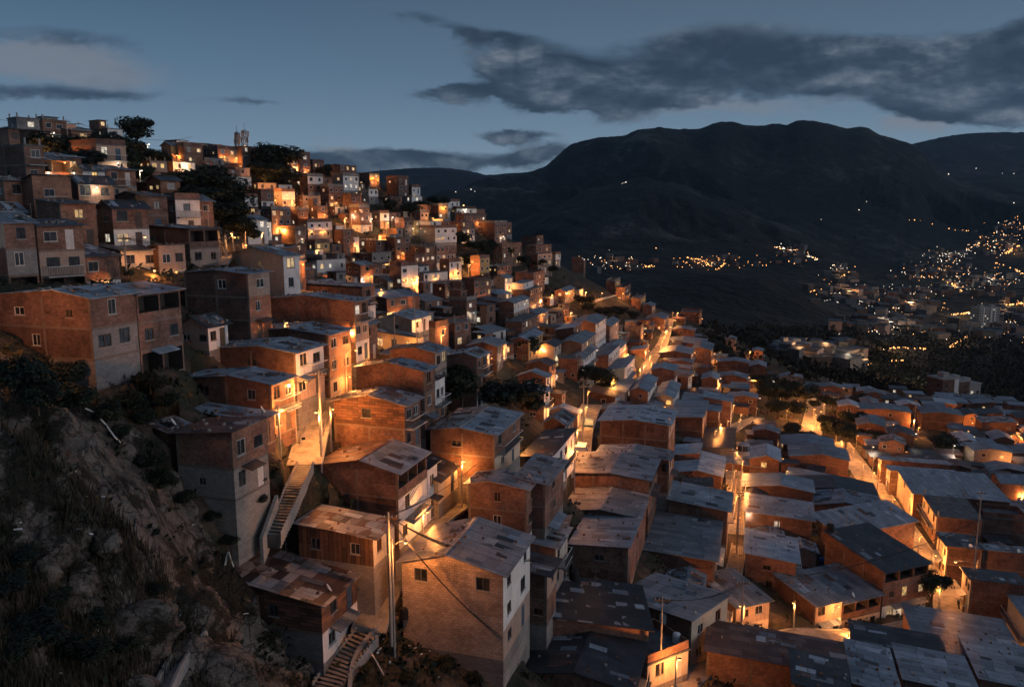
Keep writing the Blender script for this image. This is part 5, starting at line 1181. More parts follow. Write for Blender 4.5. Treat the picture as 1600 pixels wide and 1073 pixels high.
for i in range(2600):                                        # the dark woods between the houses and the valley town
    px = wr.uniform(1060, 1640); py = wr.uniform(515, 640); Y = None
    P = far_hit(px, py) if wr.random() < .7 else hit(px, py)
    if P is None or P.y > 1000 or P.y < 285: continue
    if P.y < 432:
        if any(in_house(r, P, 3) for r in HOUSES + STUFFH if (r['P0'] - P).length < 30): continue
        P.z = ground_z(P.x, P.y)
    S_ = wr.uniform(2.2, 4.6)
    for q in range(16):
        v = Vector((wr.gauss(0, .6), wr.gauss(0, .6), abs(wr.gauss(.7, .5)))) * S_; c = P + v; n = Vector((wr.gauss(0, 1), wr.gauss(0, 1), wr.gauss(.5, .6))).normalized(); t = n.orthogonal().normalized() * S_ * .33; u = n.cross(t)
        wb.face([c - t, c - u * .6, c + t, c + u * .6], 'leaf_dark')
tag(wb.obj('woods'), kind='stuff')
def boulder(px, py, s, lab, sc=(1, .8, .7)):
    P = on_ground(px, py); bm = bmesh.new(); bmesh.ops.create_icosphere(bm, subdivisions=4, radius=1)
    R = random.Random(px); o1, o2 = R.uniform(0, 99), R.uniform(0, 99)
    co = np.array([v.co for v in bm.verts]); n = fbm(co[:, 0] + o1 + co[:, 2], co[:, 1] + o2 - co[:, 2] * .7, .9, 5, 2, ridged=True)
    for v, k in zip(bm.verts, n): v.co *= 1 + .75 * k; v.co = Vector((v.co.x * sc[0], v.co.y * sc[1], v.co.z * sc[2])) * s
    me = bpy.data.meshes.new('boulder'); bm.to_mesh(me); bm.free(); me.materials.append(MATS['rock']); me.polygons.foreach_set('use_smooth', [True] * len(me.polygons))
    o = link('boulder', me, None, P - Vector((0, 0, s * .12))); o.rotation_euler = (R.uniform(-.4, .4), R.uniform(-.4, .4), R.uniform(0, 6)); tag(o, lab, 'boulder', 'boulders on the bare ground')
for a in [(72,822,1.1,'round brownish boulder on the rock knoll beneath the white scrap'),(112,838,1.3,'reddish split boulder right of the round brownish boulder'),(165,830,1.0,'grey boulder higher on the knoll, right of the reddish split boulder'),
          (60,855,1.,'pale striped boulder lowest of the cluster on the knoll'),(300,930,2.3,'big bare rock slab above the curved drain channel'),(215,935,2.2,'long pale rock ridge in the dark grass'),(290,1000,1.6,'pink-grey rock resting beside the curved drain channel'),(210,1062,1.,'small pinkish boulder on the bottom edge by the drain'),
          (330,1045,2.4,'broad grey rock right of the drain channel on the bottom edge'),(672,985,.95,'orange-lit boulder in front of the pale block house'),(648,972,.75,'orange-lit rubble boulder stacked beside the dark barrel'),(318,872,.8,'pinkish boulder below the bent white pipe'),(620,968,.6,'small orange-lit boulder at the foot of the big pole')]:
    boulder(*a)
lb_ = MB()
for i in range(46):
    px, py = (gr.uniform(20, 390), gr.uniform(700, 1000)) if i < 32 else (gr.uniform(590, 720), gr.uniform(990, 1060)); P = on_ground(px, py)
    if P is None: continue
    s = gr.uniform(.06, .2); M = Matrix.Translation(P + Vector((0, 0, s * .3))) @ Matrix.Rotation(gr.uniform(0, 6), 4, 'Z') @ Matrix.Rotation(gr.uniform(-.8, .8), 4, 'X')
    lb_.box((-s, -s * .6, -.03), (s, s * .6, .03), 'plastic_white', M)
tag(lb_.obj('litter'), kind='stuff')
def pipe(pts, r, lab, mname='plastic_white', cat='pipe', lift=.35, n=6, nm=None):
    P = [on_ground(*p) + Vector((0, 0, lift)) for p in pts]; b = MB(); o0 = P[0].copy(); b.tube([p - o0 for p in P], r, mname, n)
    return tag(b.obj(nm or cat.replace(' ', '_'), None, True, o0), lab, cat)
pipe([(134,648),(148,656),(165,672),(180,692),(193,705)], .06, 'long curved white pipe running down behind the knoll to the plank shed', lift=.8)
pipe([(352,892),(357,872),(394,847)], .09, 'bent white pipe sticking out of the bank above the patchwork roof', lift=.5)
pipe([(348,806),(358,814),(368,828),(374,840)], .05, 'thin curved white pipe under the stone-based brick house')
pipe([(573,1008),(586,1035),(600,1060)], .05, 'straight pale pole leaning on the weedy bank by the bottom stairs')
pipe([(138,958),(150,945)], .05, 'short white stick lying in the dark grass')
pipe([(205,610),(214,612),(215,622)], .05, 'small bent white pipe beside the tall grey block wall')
# the concrete drain
b = MB(); P = [on_ground(*p) for p in [(228,1085),(246,1050),(268,1015),(290,998),(312,985),(308,965),(314,948),(330,930)]]
dl = []
for i in range(len(P) - 1):
    for j in range(6): dl.append(P[i].lerp(P[i+1], j / 6))
dl = [Vector(p) for p in dl]
for _ in range(6):
    for i in range(1, len(dl) - 1): dl[i] = (dl[i-1] + dl[i] * 2 + dl[i+1]) / 4
o0 = dl[0].copy(); prof = [(-.62, -.5), (-.55, .26), (-.38, .26), (-.3, -.1), (.3, -.1), (.38, .26), (.55, .26), (.62, -.5)]; rg = []
for i, p in enumerate(dl):
    d = dl[min(i+1, len(dl)-1)] - dl[max(i-1, 0)]; d.z = 0; d.normalize(); s = Vector((-d.y, d.x, 0)); rg.append([p - o0 + s * u + Vector((0, 0, z + .3)) for u, z in prof])
for i in range(len(rg) - 1):
    for k in range(len(prof) - 1): b.face([rg[i][k], rg[i+1][k], rg[i+1][k+1], rg[i][k+1]], 'concrete')
tag(b.obj('drain_channel', None, False, o0), 'curved grey concrete drain channel winding down the rocky bank', 'drain')
# low retaining wall curving along the front lane and stairs
def low_wall(pts, ht, th, lab, mname='concrete'):
    P = [hit(*p) for p in pts]; dl = []
    for i in range(len(P) - 1):
        for j in range(5): dl.append(P[i].lerp(P[i+1], j / 5))
    dl.append(P[-1]); dl = [Vector(p) for p in dl]
    for _ in range(4):
        for i in range(1, len(dl) - 1): dl[i] = (dl[i-1] + dl[i] * 2 + dl[i+1]) / 4
    o0 = dl[0].copy(); b = MB(); rg = []
    for i, p in enumerate(dl):
        d = dl[min(i+1, len(dl)-1)] - dl[max(i-1, 0)]; d.z = 0; d.normalize(); s = Vector((-d.y, d.x, 0)) * th / 2
        rg.append([p - o0 + s * u + Vector((0, 0, z)) for u, z in ((-1, -2.2), (-1, ht), (1, ht), (1, -2.2))])
    for i in range(len(rg) - 1):
        for k in range(3): b.face([rg[i][k], rg[i+1][k], rg[i+1][k+1], rg[i][k+1]], mname)
    b.face(rg[0], mname); b.face(rg[-1][::-1], mname)
    return tag(b.obj('retaining_wall', None, False, o0), lab, 'wall')
low_wall([(546,1085),(549,1045),(562,1018),(585,990),(604,965),(612,948),(632,938),(655,935)], .5, .3, 'curved concrete retaining wall along the bottom stairs and lit lane')
low_wall([(930,472),(950,466),(972,462),(990,470),(1000,480)], .9, .4, 'pale curved retaining wall above the dark bushes below the lit row house')
low_wall([(408,842),(420,810),(432,775)], .12, .3, 'rough stone kerb wall on the left of the long dim staircase')
# ------------------------------------------------------------------ lamps
DG = None
def look(px, py):
    a, b_ = ray(px, py); d = Vector((a, 1, b_)).normalized(); ok, loc, nor, idx, ob, mx = S.ray_cast(DG, Vector((0, 0, CAMZ)), d)
    return (loc, nor, ob) if ok else None
bpy.context.view_layer.update(); DG = bpy.context.evaluated_depsgraph_get()
AMB = (1.0, .34, .075); WHT = (1.0, .80, .56)
_lm = {}
def lamp_head_mesh(mname, r):
    k = (mname, r)
    if k not in _lm:
        b = MB(); b.lathe([(.02, -r * 1.1), (r * .7, -r * .9), (r, -r * .2), (r * .9, 0)], mname, n=10); b.lathe([(r * 1.15, .003), (r * 1.0, r * .35), (r * .3, r * .6)], 'steel', n=10); _lm[k] = b.mesh('lamp_head')
    return _lm[k]
def glow(p, power, col, parent, size=.12):
    l = bpy.data.lights.new('lamp_light', 'POINT'); l.energy = power; l.color = col; l.shadow_soft_size = size
    o = link('lamp_light', l, parent, p); return o
PW = 1.0
def pole_lamp(px, py, pw=420, hh=5.5, Y=None, white=False, lab=None, arm=1.2, side=-1, gr_='street lamps on poles', r=None):
    P = at(px, py, Y) if Y else hit(px, py, hh)
    if P is None: return None
    pw *= 1 + max(0., min(P.y, 260) - 78) / 85
    z = T1(P.x, P.y); hh = P.z - z + .1; bx_ = P.x + side * arm
    zb = ground_z(bx_, P.y) - .1; root = empty('street_lamp', (bx_, P.y, zb)); H = P.z - zb
    b = MB(); b.tube([(0, 0, -.6), (0, 0, H * .5), (0, 0, H + .35)], .11, 'concrete', 8, .075); b.obj('pole', root, True)
    b = MB(); b.tube([(0, 0, H - .3), (-side * arm * .5, 0, H + .15), (-side * (arm - .1), 0, H + .2)], .035, 'steel', 6); b.obj('arm', root, True)
    r = r or max(.15, P.y * .0009)
    hd = link('lamp_head', lamp_head_mesh('lamp_white' if white else 'lamp_amber', round(r, 2)), root, (-side * arm, 0, H + .1))
    glow((-side * arm, 0, H - r * 1.1 - .3), pw * PW, WHT if white else AMB, root)
    tag(root, lab, 'street lamp', gr_)
    if not lab: PEND.append((root, ('white' if white else 'amber') + ' street lamp on a pole', (px, py)))
    return root
def wall_lamp(px, py, pw=120, white=False, lab=None, out_=.45, r=None):
    k = look(px, py)
    if k is None: return
    loc, nor, ob = k
    if nor.z > .6: nor = Vector((0, -1, .3)).normalized(); loc = loc + Vector((0, 0, .5))
    nh = Vector((nor.x, nor.y, 0)); nh = nh.normalized() if nh.length > .1 else Vector((0, -1, 0))
    root = empty('wall_lamp', loc); r = r or max(.12, loc.y * .0009)
    b = MB(); b.tube([(0, 0, -.05), nh * .2 + Vector((0, 0, .12)), nh * out_ + Vector((0, 0, .14))], .025, 'steel', 5); b.box((-.08, -.08, -.12), (.08, .08, .1), 'steel'); b.obj('bracket', root)
    hd = link('lamp_head', lamp_head_mesh('lamp_white' if white else 'lamp_amber', round(r, 2)), root, nh * out_ + Vector((0, 0, .1)))
    glow(nh * (out_ + .1) + Vector((0, 0, -r * 1.1 - .1)), pw * PW, WHT if white else AMB, root)
    tag(root, lab, 'wall lamp', 'lamps fixed to house walls')
    if not lab: PEND.append((root, ('white' if white else 'amber') + ' added lamp on house wall', (px, py)))
pl = lambda t, x, y, **k: pole_lamp(*tp(t, x, y), **k)
wl_ = lambda t, x, y, **k: wall_lamp(*tp(t, x, y), **k)
# upper slope
for a in [('T0',168,170),('T0',355,215),('T0',260,405),('T0',755,415),('T0',1025,345),('T0',1105,545),('T0',1520,390),('T1',75,150),('T1',85,388),('T1',120,450),('T1',240,478),('T1',865,347),('T1',990,495),('T1',1330,465),('T1',448,575),('T1',165,628),('T1',778,672),
          ('T1',820,590),('T1',1390,805),('T1',1330,850),('T1',45,405),('T1',1145,490),('T1',565,458),('T1',1100,560),('T1',560,560),('T1',1290,480)]:
    pl(*a, pw=850, hh=4.2, arm=.5)
for a in [('T0',335,310),('T0',925,380),('T0',460,560),('T0',825,610),('T1',600,540),('T1',630,548),('T1',850,555),('T1',370,468),('T12',505,770),('T0',880,545),('T1',720,565),('T1',1440,800),('T1',200,790)]:
    pl(*a, pw=110, hh=4, arm=.4, white=True)
for a in [('T0',290,560),('T0',590,650)]: wl_(*a, pw=260, white=True)
for a in [('T1',610,780),('T1',650,790),('T1',905,775),('T1',640,510),('T1',930,940),('T1',1000,930),('T1',1240,890),('T1',1210,905),('T1',720,310),('T1',340,640),('T1',380,760),('T1',780,1020),('T3',980,150)]: wl_(*a, pw=230)
# near left
pl('T2', 900, 84, Y=92, pw=300, arm=2.4, lab='pale street lamp with long curved arm in front of the cream house', white=False)
pl('T2', 1458, 86, Y=117, pw=800, arm=1.3, lab='bright orange street lamp beside the veranda of the long dark brick house')
pl('T2', 1527, 134, Y=117, pw=300, hh=4, arm=.4, lab='small orange lamp just right of the bright veranda street lamp')
wl_('T2', 970, 318, pw=380, lab='very bright lantern over the doorway below the cream house')
pole_lamp(-22, 478, pw=1500, Y=58, arm=.4, lab='street lamp at the left edge washing the big brick house orange')
wl_('T2', 20, 150, pw=120, lab='lamp on the brick wall on the photo\'s left edge')
# alleys
wl_('T3', 95, 300, pw=420, lab='lamp over the terrace at the left end of the orange brick side wall')
pole_lamp(448, 505, pw=1100, Y=89, arm=.3, lab='lamp lighting the orange side wall from its left terrace')
pole_lamp(556, 548, pw=1300, Y=90, hh=5, lab='lamp in the alley under the orange brick house')
pole_lamp(478, 597, pw=2000, Y=76, lab='lamp in the stair alley behind the tall grey pole')
pole_lamp(494, 645, pw=2200, Y=72.5, arm=.3, side=1, r=.13, lab='lamp at the plaza beside the lit stairs')
pole_lamp(548, 515, pw=900, Y=97, arm=.3, lab='lamp at the corner of the large orange-lit brick house')
pole_lamp(440, 640, pw=1100, Y=71.5, hh=4, arm=.3, r=.12, lab='lamp on the orange house front beside the plaza')
pole_lamp(520, 640, pw=1100, Y=78, arm=.3, r=.12, lab='lamp right of the tall grey plaza pole')
pole_lamp(745, 735, pw=1000, Y=87, arm=.3, r=.12, lab='lamp in the lit lane beyond the boxy lamp')
wl_('T3', 760, 560, pw=160, lab='porch lamp of the low cream cottage')
pole_lamp(655, 540, pw=900, Y=116, arm=.3, lab='lamp right of the low cream cottage')
pole_lamp(692, 524, pw=500, Y=130, arm=.3)
pole_lamp(596, 575, pw=1100, Y=98, arm=.3, lab='lamp under the cream cottage bank')
pl('T5', 1290, 362, Y=83, pw=800, arm=.25, lab='boxy lamp on a short pole against the lit lane houses')
pole_lamp(800, 690, pw=1200, Y=98, arm=.3, lab='lamp on the pole right of the worn blue roof')
pole_lamp(668, 800, pw=1100, Y=74, arm=.5, lab='lamp hanging in the lane by the white-fronted house')
pole_lamp(634, 848, pw=1700, Y=60.4, arm=1.1, lab='lamp on the big pole over the ash gable roof', r=.14)
wl_('T7', 640, 462, pw=110, lab='lamp by the doorway of the board-walled house')
pl('T8', 1418, 570, Y=86, pw=1500, arm=.5, side=1, lab='lamp on the bare concrete pole at the lower street steps')
pole_lamp(1062, 1030, pw=1600, Y=69, arm=.3, lab='lamp low on the lower street before the black terrace')
pole_lamp(1205, 985, pw=1100, Y=88, arm=.3, lab='lamp in front of the ochre-lit house')
pole_lamp(1330, 985, pw=1100, Y=95, arm=.3, lab='lamp before the pink house with balcony')
# right street
pl('T9', 1165, 297, Y=109, pw=1600, arm=3.2, side=1, lab='arched street lamp over the right street junction', r=.2)
for q in [(1271,668,2400),(1275,648,2400),(1266,684,1500)]: pole_lamp(q[0], q[1], pw=q[2], hh=3.5, arm=.3, r=.15)
pole_lamp(1434, 990, pw=600, Y=99, arm=.3, lab='lamp at the white corner of the tall white-framed house')
for i, a in enumerate([(1462,868),(1440,838),(1418,808),(1398,780),(1375,750),(1352,725),(1335,700),(1310,672)]): pole_lamp(*a, pw=1250, hh=3.4, arm=.4, r=.12)
# centre and right
for a in [(1150,735,520),(1153,775,520),(1156,808,620),(917,636,900),(905,672,500),(902,705,420),(921,612,300)]: pole_lamp(a[0], a[1], pw=a[2] * 1.9, hh=4, arm=.35, r=.13)
pl('T10', 60, 410, Y=97, pw=500, arm=1.5, lab='street lamp with straight arm below the big dark trees')
wl_('T10', 1180, 487, pw=120, white=True, lab='round white globe lamp on the dark teal roofed house', r=.32)
wl_('T10', 1470, 880, pw=160, white=True, lab='white lamp on the wall at the narrow lit lane')
for a in [('T12',690,237),('T12',815,352),('T12',1030,432),('T12',250,322),('T12',370,432),('T12',350,572),('T12',950,575),('T12',985,520),('T12',960,545),('T12',925,640),('T12',860,700),('T12',825,760),('T12',815,840),('T12',630,850),('T12',1245,700),('T12',1505,840),('T12',1480,672),('T12',690,312),
          ('T12',560,310),('T12',460,305),('T12',180,350),('T12',320,420),('T12',150,610),('T12',720,690),('T12',1290,870),('T10',1300,330),('T10',1345,310),('T10',1420,300),('T10',1380,210),('T10',1270,370)]:
    pl(*a, pw=900 if a[0] == 'T12' else 330, hh=3.6, arm=.3)
for a in [('T12',660,482),('T12',20,350)]: pl(*a, pw=150, hh=5, arm=.3, white=True)
for a in [('T11',125,232),('T11',185,185),('T11',215,235),('T11',290,235),('T11',310,300),('T11',170,340),('T11',330,250),('T11',740,250),('T11',910,300),('T11',1240,250),('T11',1372,250),('T11',1245,372),('T11',1560,400),('T11',660,630),('T11',495,100),('T11',405,168),('T11',85,128),('T11',640,300),('T11',780,330),('T11',560,400),('T11',880,440),
          ('T11',1270,320),('T11',940,350),('T11',1500,560),('T11',1580,760),('T11',45,580),('T11',120,620)]:
    pl(*a, pw=520, hh=3.2, arm=.3)
pl('T11', 1160, 462, pw=260, hh=5, arm=.3, white=True); pl('T11', 655, 470, pw=240, hh=4, arm=.3, white=True)
lr = random.Random(77); LP = [o.matrix_world.translation.copy() if False else o.location.copy() for o in COL.objects if o.name.startswith('street_lamp')]
for nm, xy, z, wd in ways:                                  # lamps added along the lanes to spread the orange light, on the house side
    sg = 0.; gx = np.gradient(xy, axis=0)
    for i in range(1, len(xy)):
        sg += float(np.hypot(*(xy[i] - xy[i-1])))
        if sg < 11: continue
        d = gx[i] / (np.hypot(*gx[i]) + 1e-9); s_ = 1 if lr.random() < .5 else -1; p = xy[i] + np.array([-d[1], d[0]]) * s_ * (wd / 2 - .25); Pz = Vector((p[0], p[1], z[i] + 3.6))
        if any((Vector((q.x, q.y, 0)) - Vector((p[0], p[1], 0))).length < 7 for q in LP): continue
        sg = 0.; q_ = project(Pz); k = pole_lamp(q_[0], q_[1], pw=620, Y=float(p[1]), arm=.25, r=.12, side=s_)
        if k: LP.append(k.location.copy())

for r in list(HOUSES):                                     # wall lamps added at random for more amber light across the slope
    y = r['P0'].y
    if y < 84 or y > 400 or lr.random() > (.50 if y > 170 else .25): continue
    u = lr.uniform(.2, .8) * r['Lb']; p = r['P0'] + r['d1'] * u - r['d2'] * .02 + Vector((0, 0, 2.25 if lr.random() < .6 or r['n'] < 2 else 4.6)); px, py = project(p)
    root = empty('wall_lamp', p); nh = -r['d2']; rr = round(max(.12, y * .0008), 2); b = MB(); b.tube([(0, 0, -.05), nh * .3 + Vector((0, 0, .12)), nh * .8 + Vector((0, 0, .14))], .03, 'steel', 5); b.obj('bracket', root)
    wh = lr.random() < .2; link('lamp_head', lamp_head_mesh('lamp_white' if wh else 'lamp_amber', rr), root, nh * .8 + Vector((0, 0, .1))); glow(nh * 1.0 + Vector((0, 0, -rr - .25)), (150 if wh else 480) * PW, WHT if wh else AMB, root)
    tag(root, None, 'wall lamp', 'lamps fixed to house walls'); PEND.append((root, ('white' if wh else 'amber') + ' added lamp on house wall', (px, py)))
# ------------------------------------------------------------------ poles, wires, masts
TOPS = {}
def upole(key, px, pyb, pyt, Y, lab, r=.13, cross=True, lean=0.):
    P = at(px, pyb, Y); P.z = ground_z(P.x, P.y); top = at(px, pyt, Y); H = max(2.5, top.z - P.z); root = empty('utility_pole', P)
    b = MB(); b.tube([(0, 0, -.8), (lean * .5, 0, H * .5), (lean, 0, H)], r, 'concrete', 8, r * .6); b.obj('pole', root, True)
    if cross:
        c = MB(); c.box((-.75 + lean, -.05, H - .55), (.75 + lean, .05, H - .43), 'wood'); c.obj('crossarm', root)
        c = MB()
        for u in (-.65, -.3, .3, .65): c.tube([(u + lean, 0, H - .43), (u + lean, 0, H - .25)], .035, 'trim', 6)
        c.obj('insulator_set', root)
    tag(root, lab, 'utility pole', 'poles along lanes'); TOPS[key] = P + Vector((lean, 0, H - .35)); return root
upole('P1', 611, 972, 800, 61.0, 'big grey pole in the lane beside the ash gable roof', .16)
upole('P2', 503, 703, 578, 74, 'tall grey pole in the plaza before the lit stairs', .14)
upole('P3', 1031, 1062, 930, 70.5, 'dark pole with a box in front of the black terrace', .12)
upole('P4', 1156, 1022, 905, 85, 'bare concrete pole by the lower street steps', .15)
upole('P5', 1515, 958, 765, 106, 'very tall thin pole at the right street junction', .12)
upole('P7', 798, 737, 660, 98, 'pale pole at the right end of the worn blue roof', .11)
upole('P8', 911, 690, 600, 126, 'dark pole standing in the middle lit lane', .11)
upole('P8b', 927, 660, 560, 185, 'tall slim pole behind the white eaves band', .11)
upole('P9', 199, 440, 366, 91, 'pole carrying the curved-arm street lamp before the cream house', .12)
upole('P10', 354, 425, 368, 114, 'left-hand bright orange pole by the veranda house', .13)
upole('P10b', 347, 425, 385, 113, 'short orange pole touching the left-hand bright pole', .13)
upole('P10c', 386, 412, 362, 119, 'slim pole right of the orange veranda lamps', .09, False)
upole('P11', 655, 535, 438, 116, 'tall slightly leaning mast right of the cream cottage', .09, False, -.9)
upole('P11b', 672, 540, 488, 112, 'crooked pole leaning at the end of the cream cottage', .1, False, -1.1)
upole('P11c', 617, 548, 494, 112, 'pale pole in front of the cream cottage porch', .12, False)
upole('P12', 1143, 770, 700, 130, 'pole in the narrow lit lane under the cable car cabin', .11)
upole('P12b', 1151, 862, 765, 113, 'pole at the foot of the narrow lit lane', .13)
upole('P13', 1428, 668, 625, 238, 'distant pole by the orange-lit brick house', .13)
upole('P14', 1122, 690, 628, 188, 'pole at the white three-storey terrace', .11)
upole('P15', 326, 352, 320, 118, 'bare white lamp mast above the long dark brick house', .07, False)
upole('P16', 560, 560, 510, 100, 'short pole at the end of the orange brick side wall', .1)
upole('P17', 105, 205, 186, 160, 'small pole on the left skyline', .1)
upole('P18', 124, 212, 190, 165, 'second small pole on the left skyline, right of the first', .1)
upole('P19', 1320, 850, 795, 120, 'pole among the silver-blue roofs', .09, False)
def wire(a, b_, lab, sag=.8, n=3, r=.023, sp=.22):
    o0 = a.copy(); m = MB(); d = b_ - a; s = Vector((-d.y, d.x, 0)).normalized()
    for k in range(n):
        off = s * (k - (n - 1) / 2) * sp; pts = [a + off + d * t - Vector((0, 0, 4 * sag * (1 + .15 * k) * t * (1 - t))) - o0 for t in np.linspace(0, 1, 12)]; m.tube(pts, r, 'cable_rubber', 4, caps=False)
    tag(m.obj('overhead_wire', None, True, o0), lab, 'overhead wire', 'overhead wires')
def hpt(r, u, v, z): return r['P0'] + r['d1'] * (u * r['Lb']) + r['d2'] * (v * r['La']) + Vector((0, 0, z))
wire(TOPS['P1'], hpt(FG, .95, 0, 5.6) + Vector((.3, -.3, 0)), 'wires crossing the pale block house from the big pole to its right corner', .9, 4)
wire(TOPS['P1'], hpt(FG, 0, .0, 2.2) + Vector((-.1, -.3, 0)), 'lower wires from the big pole to the pale house right corner', .7, 3)
wire(TOPS['P1'], hpt(HB, .5, 0, 5.2) - HB['d2'] * .3, 'wires from the big pole to the white-fronted brick house', .5, 3)
wire(TOPS['P1'], TOPS['P7'] + Vector((0, 0, -.3)), 'wires along the lit lane from the big pole uphill', 1.2, 3)
wire(TOPS['P2'], hpt(LW, .9, 0, 4.6) - LW['d2'] * .3, 'wires from the plaza pole to the yellow window house', .4, 3)
wire(TOPS['P2'], TOPS['P16'], 'wires up the stair alley from the plaza pole', .9, 3)
wire(TOPS['P3'], TOPS['P4'], 'wires over the orange cream house along the lower street', .7, 4)
wire(TOPS['P4'], TOPS['P12b'], 'wires from the bare pole up the dark staircase', .9, 3)
wire(TOPS['P4'], TOPS['P5'] + Vector((0, 0, -4)), 'long wires along the lower street past the balcony house', 1.5, 3)
wire(TOPS['P5'] + Vector((0, 0, -3)), TOPS['P13'], 'wires following the right street from the tall thin pole', 2., 2)
wire(TOPS['P9'], TOPS['P10'], 'wires between the curved lamp pole and the orange veranda poles', .8, 4)
wire(TOPS['P9'], hpt(A1, .3, .0, 6.5), 'wires from the curved lamp pole down to the big blue-roofed house', .5, 2)
wire(TOPS['P12b'], TOPS['P12'], 'wires over the narrow lit lane', .7, 3)
wire(TOPS['P8'], TOPS['P8b'], 'wires above the middle lit lane', .7, 3)
wire(TOPS['P17'] + Vector((-30, 5, 3)), TOPS['P17'], 'thin skyline wire running to the first small pole', 1., 1, .03)
wire(TOPS['P17'], TOPS['P18'], 'thin skyline wire between the two small poles', .3, 1, .03)
wire(TOPS['P18'], at(300, 214, 260), 'thin skyline wire dropping from the second small pole over the trees', 2., 1, .04)
def mast(px, pyb, pyt, Y, wd, lab):
    P = at(px, pyb, Y); P.z = min(P.z, T1(P.x, P.y)) - .3; H = at(px, pyt, Y).z - P.z; root = empty('radio_mast', P); b = MB()
    for sx, sy in ((-1, -1), (1, -1), (1, 1), (-1, 1)): b.tube([(sx * wd, sy * wd, 0), (sx * wd * .55, sy * wd * .55, H)], .1, 'steel', 5)
    k = int(H / 2)
    for i in range(k):
        z0, z1 = H * i / k, H * (i + 1) / k; w0, w1 = wd * (1 - .45 * i / k), wd * (1 - .45 * (i + 1) / k)
        for (a, c) in (((-1, -1), (1, -1)), ((1, -1), (1, 1)), ((1, 1), (-1, 1)), ((-1, 1), (-1, -1))): b.tube([(a[0] * w0, a[1] * w0, z0), (c[0] * w1, c[1] * w1, z1)], .06, 'steel', 4)
    b.obj('lattice', root); c = MB()
    for i in range(6):
        a = i * 1.05; c.box((math.cos(a) * (wd + .35) - .2, math.sin(a) * (wd + .35) - .2, H - 2.4 - (i % 2) * 2), (math.cos(a) * (wd + .35) + .2, math.sin(a) * (wd + .35) + .2, H - .4 - (i % 2) * 2), 'steel')
    c.tube([(0, 0, H - .5), (0, 0, H + 2.2)], .07, 'steel', 5); c.obj('antenna', root); tag(root, lab, 'radio mast', 'radio masts on the ridge')
mast(371, 228, 206, 290, .55, 'slimmer left one of the two radio masts on the ridge')
mast(383, 228, 203, 290, .9, 'thicker right one of the two radio masts on the ridge')
# ------------------------------------------------------------------ small things
def drop(px, py, lift=0.):
    k = look(px, py); return k[0] + Vector((0, 0, lift)) if k else None
def tank(px, py, mname, r, hh, lab):
    P = drop(px, py)
    if P is None: return
    root = empty('water_tank', P); b = MB(); b.lathe([(r * .95, 0), (r, hh * .15), (r * .97, hh * .45), (r, hh * .7), (r * .85, hh * .92)], mname, n=16); b.obj('tank_body', root, True)
    c = MB(); c.lathe([(r * .84, hh * .923), (r * .5, hh * 1.0), (r * .2, hh * 1.03)], mname, n=16); c.obj('lid', root, True); tag(root, lab, 'water tank', 'water tanks and drums')
tank(1057, 1002, 'plastic_white', .42, .95, 'white drum on the flat black terrace by the lower street'); tank(1036, 972, 'plastic_white', .4, 1.1, 'white drum under the mauve roof beside the dark pole')
tank(1284, 880, 'tank_blue', .6, 1.0, 'blue water drum on the dark terrace left of the tall corner house'); tank(632, 965, 'tank_black', .38, 1.0, 'dark barrel among orange-lit rubble by the pale block house')
tank(897, 905, 'tank_black', .55, 1.1, 'black water tank in the yard above the ribbed roof'); tank(1040, 735, 'tank_black', .5, 1., 'black tank on the patched slate roof'); tank(1297, 828, 'tank_black', .6, 1.0, 'black tank at the edge of the long silver-blue roof')
def motorbike(px, py, rz, lab):
    P = hit(px, py); P.z = ground_z(P.x, P.y) + .14; root = empty('motorcycle', P, rz)
    for x in (-.62, .62):
        b = MB(); b.tube([(x + .26 * math.cos(a), 0, .31 + .26 * math.sin(a)) for a in np.linspace(0, 6.28, 17)], .06, 'tyre', 6, caps=False); w_ = b.obj('wheel', root, True)
    b = MB(); b.tube([(-.62, 0, .31), (-.2, 0, .55), (.3, 0, .72), (.62, 0, .31)], .05, 'steel', 6); b.box((-.25, -.13, .3), (.2, .13, .58), 'steel'); b.obj('frame', root)
    b = MB(); b.lathe([(.05, -.2), (.16, -.1), (.18, .08), (.05, .2)], 'door_blue', (.12, 0, .78)); b.obj('fuel_tank', root, True)
    b = MB(); b.box((-.65, -.13, .76), (-.05, .13, .86), 'tyre'); b.obj('saddle', root)
    b = MB(); b.tube([(.42, -.36, 1.02), (.5, 0, 1.0), (.42, .36, 1.02)], .025, 'steel', 6); b.obj('handlebar', root)
    b = MB(); b.lathe([(.02, -.08), (.1, -.04), (.1, .06)], 'trim', (.62, 0, .86)); b.obj('headlight', root); tag(root, lab, 'motorcycle', 'motorcycles parked at the junction')
motorbike(1497, 948, 1.2, 'motorcycle parked by the tall thin pole, lower of the pair'); motorbike(1482, 918, 2.2, 'motorcycle parked in the street, upper of the pair'); motorbike(1505, 958, 1.0, 'motorcycle nearest the long black roof edge by the pole')
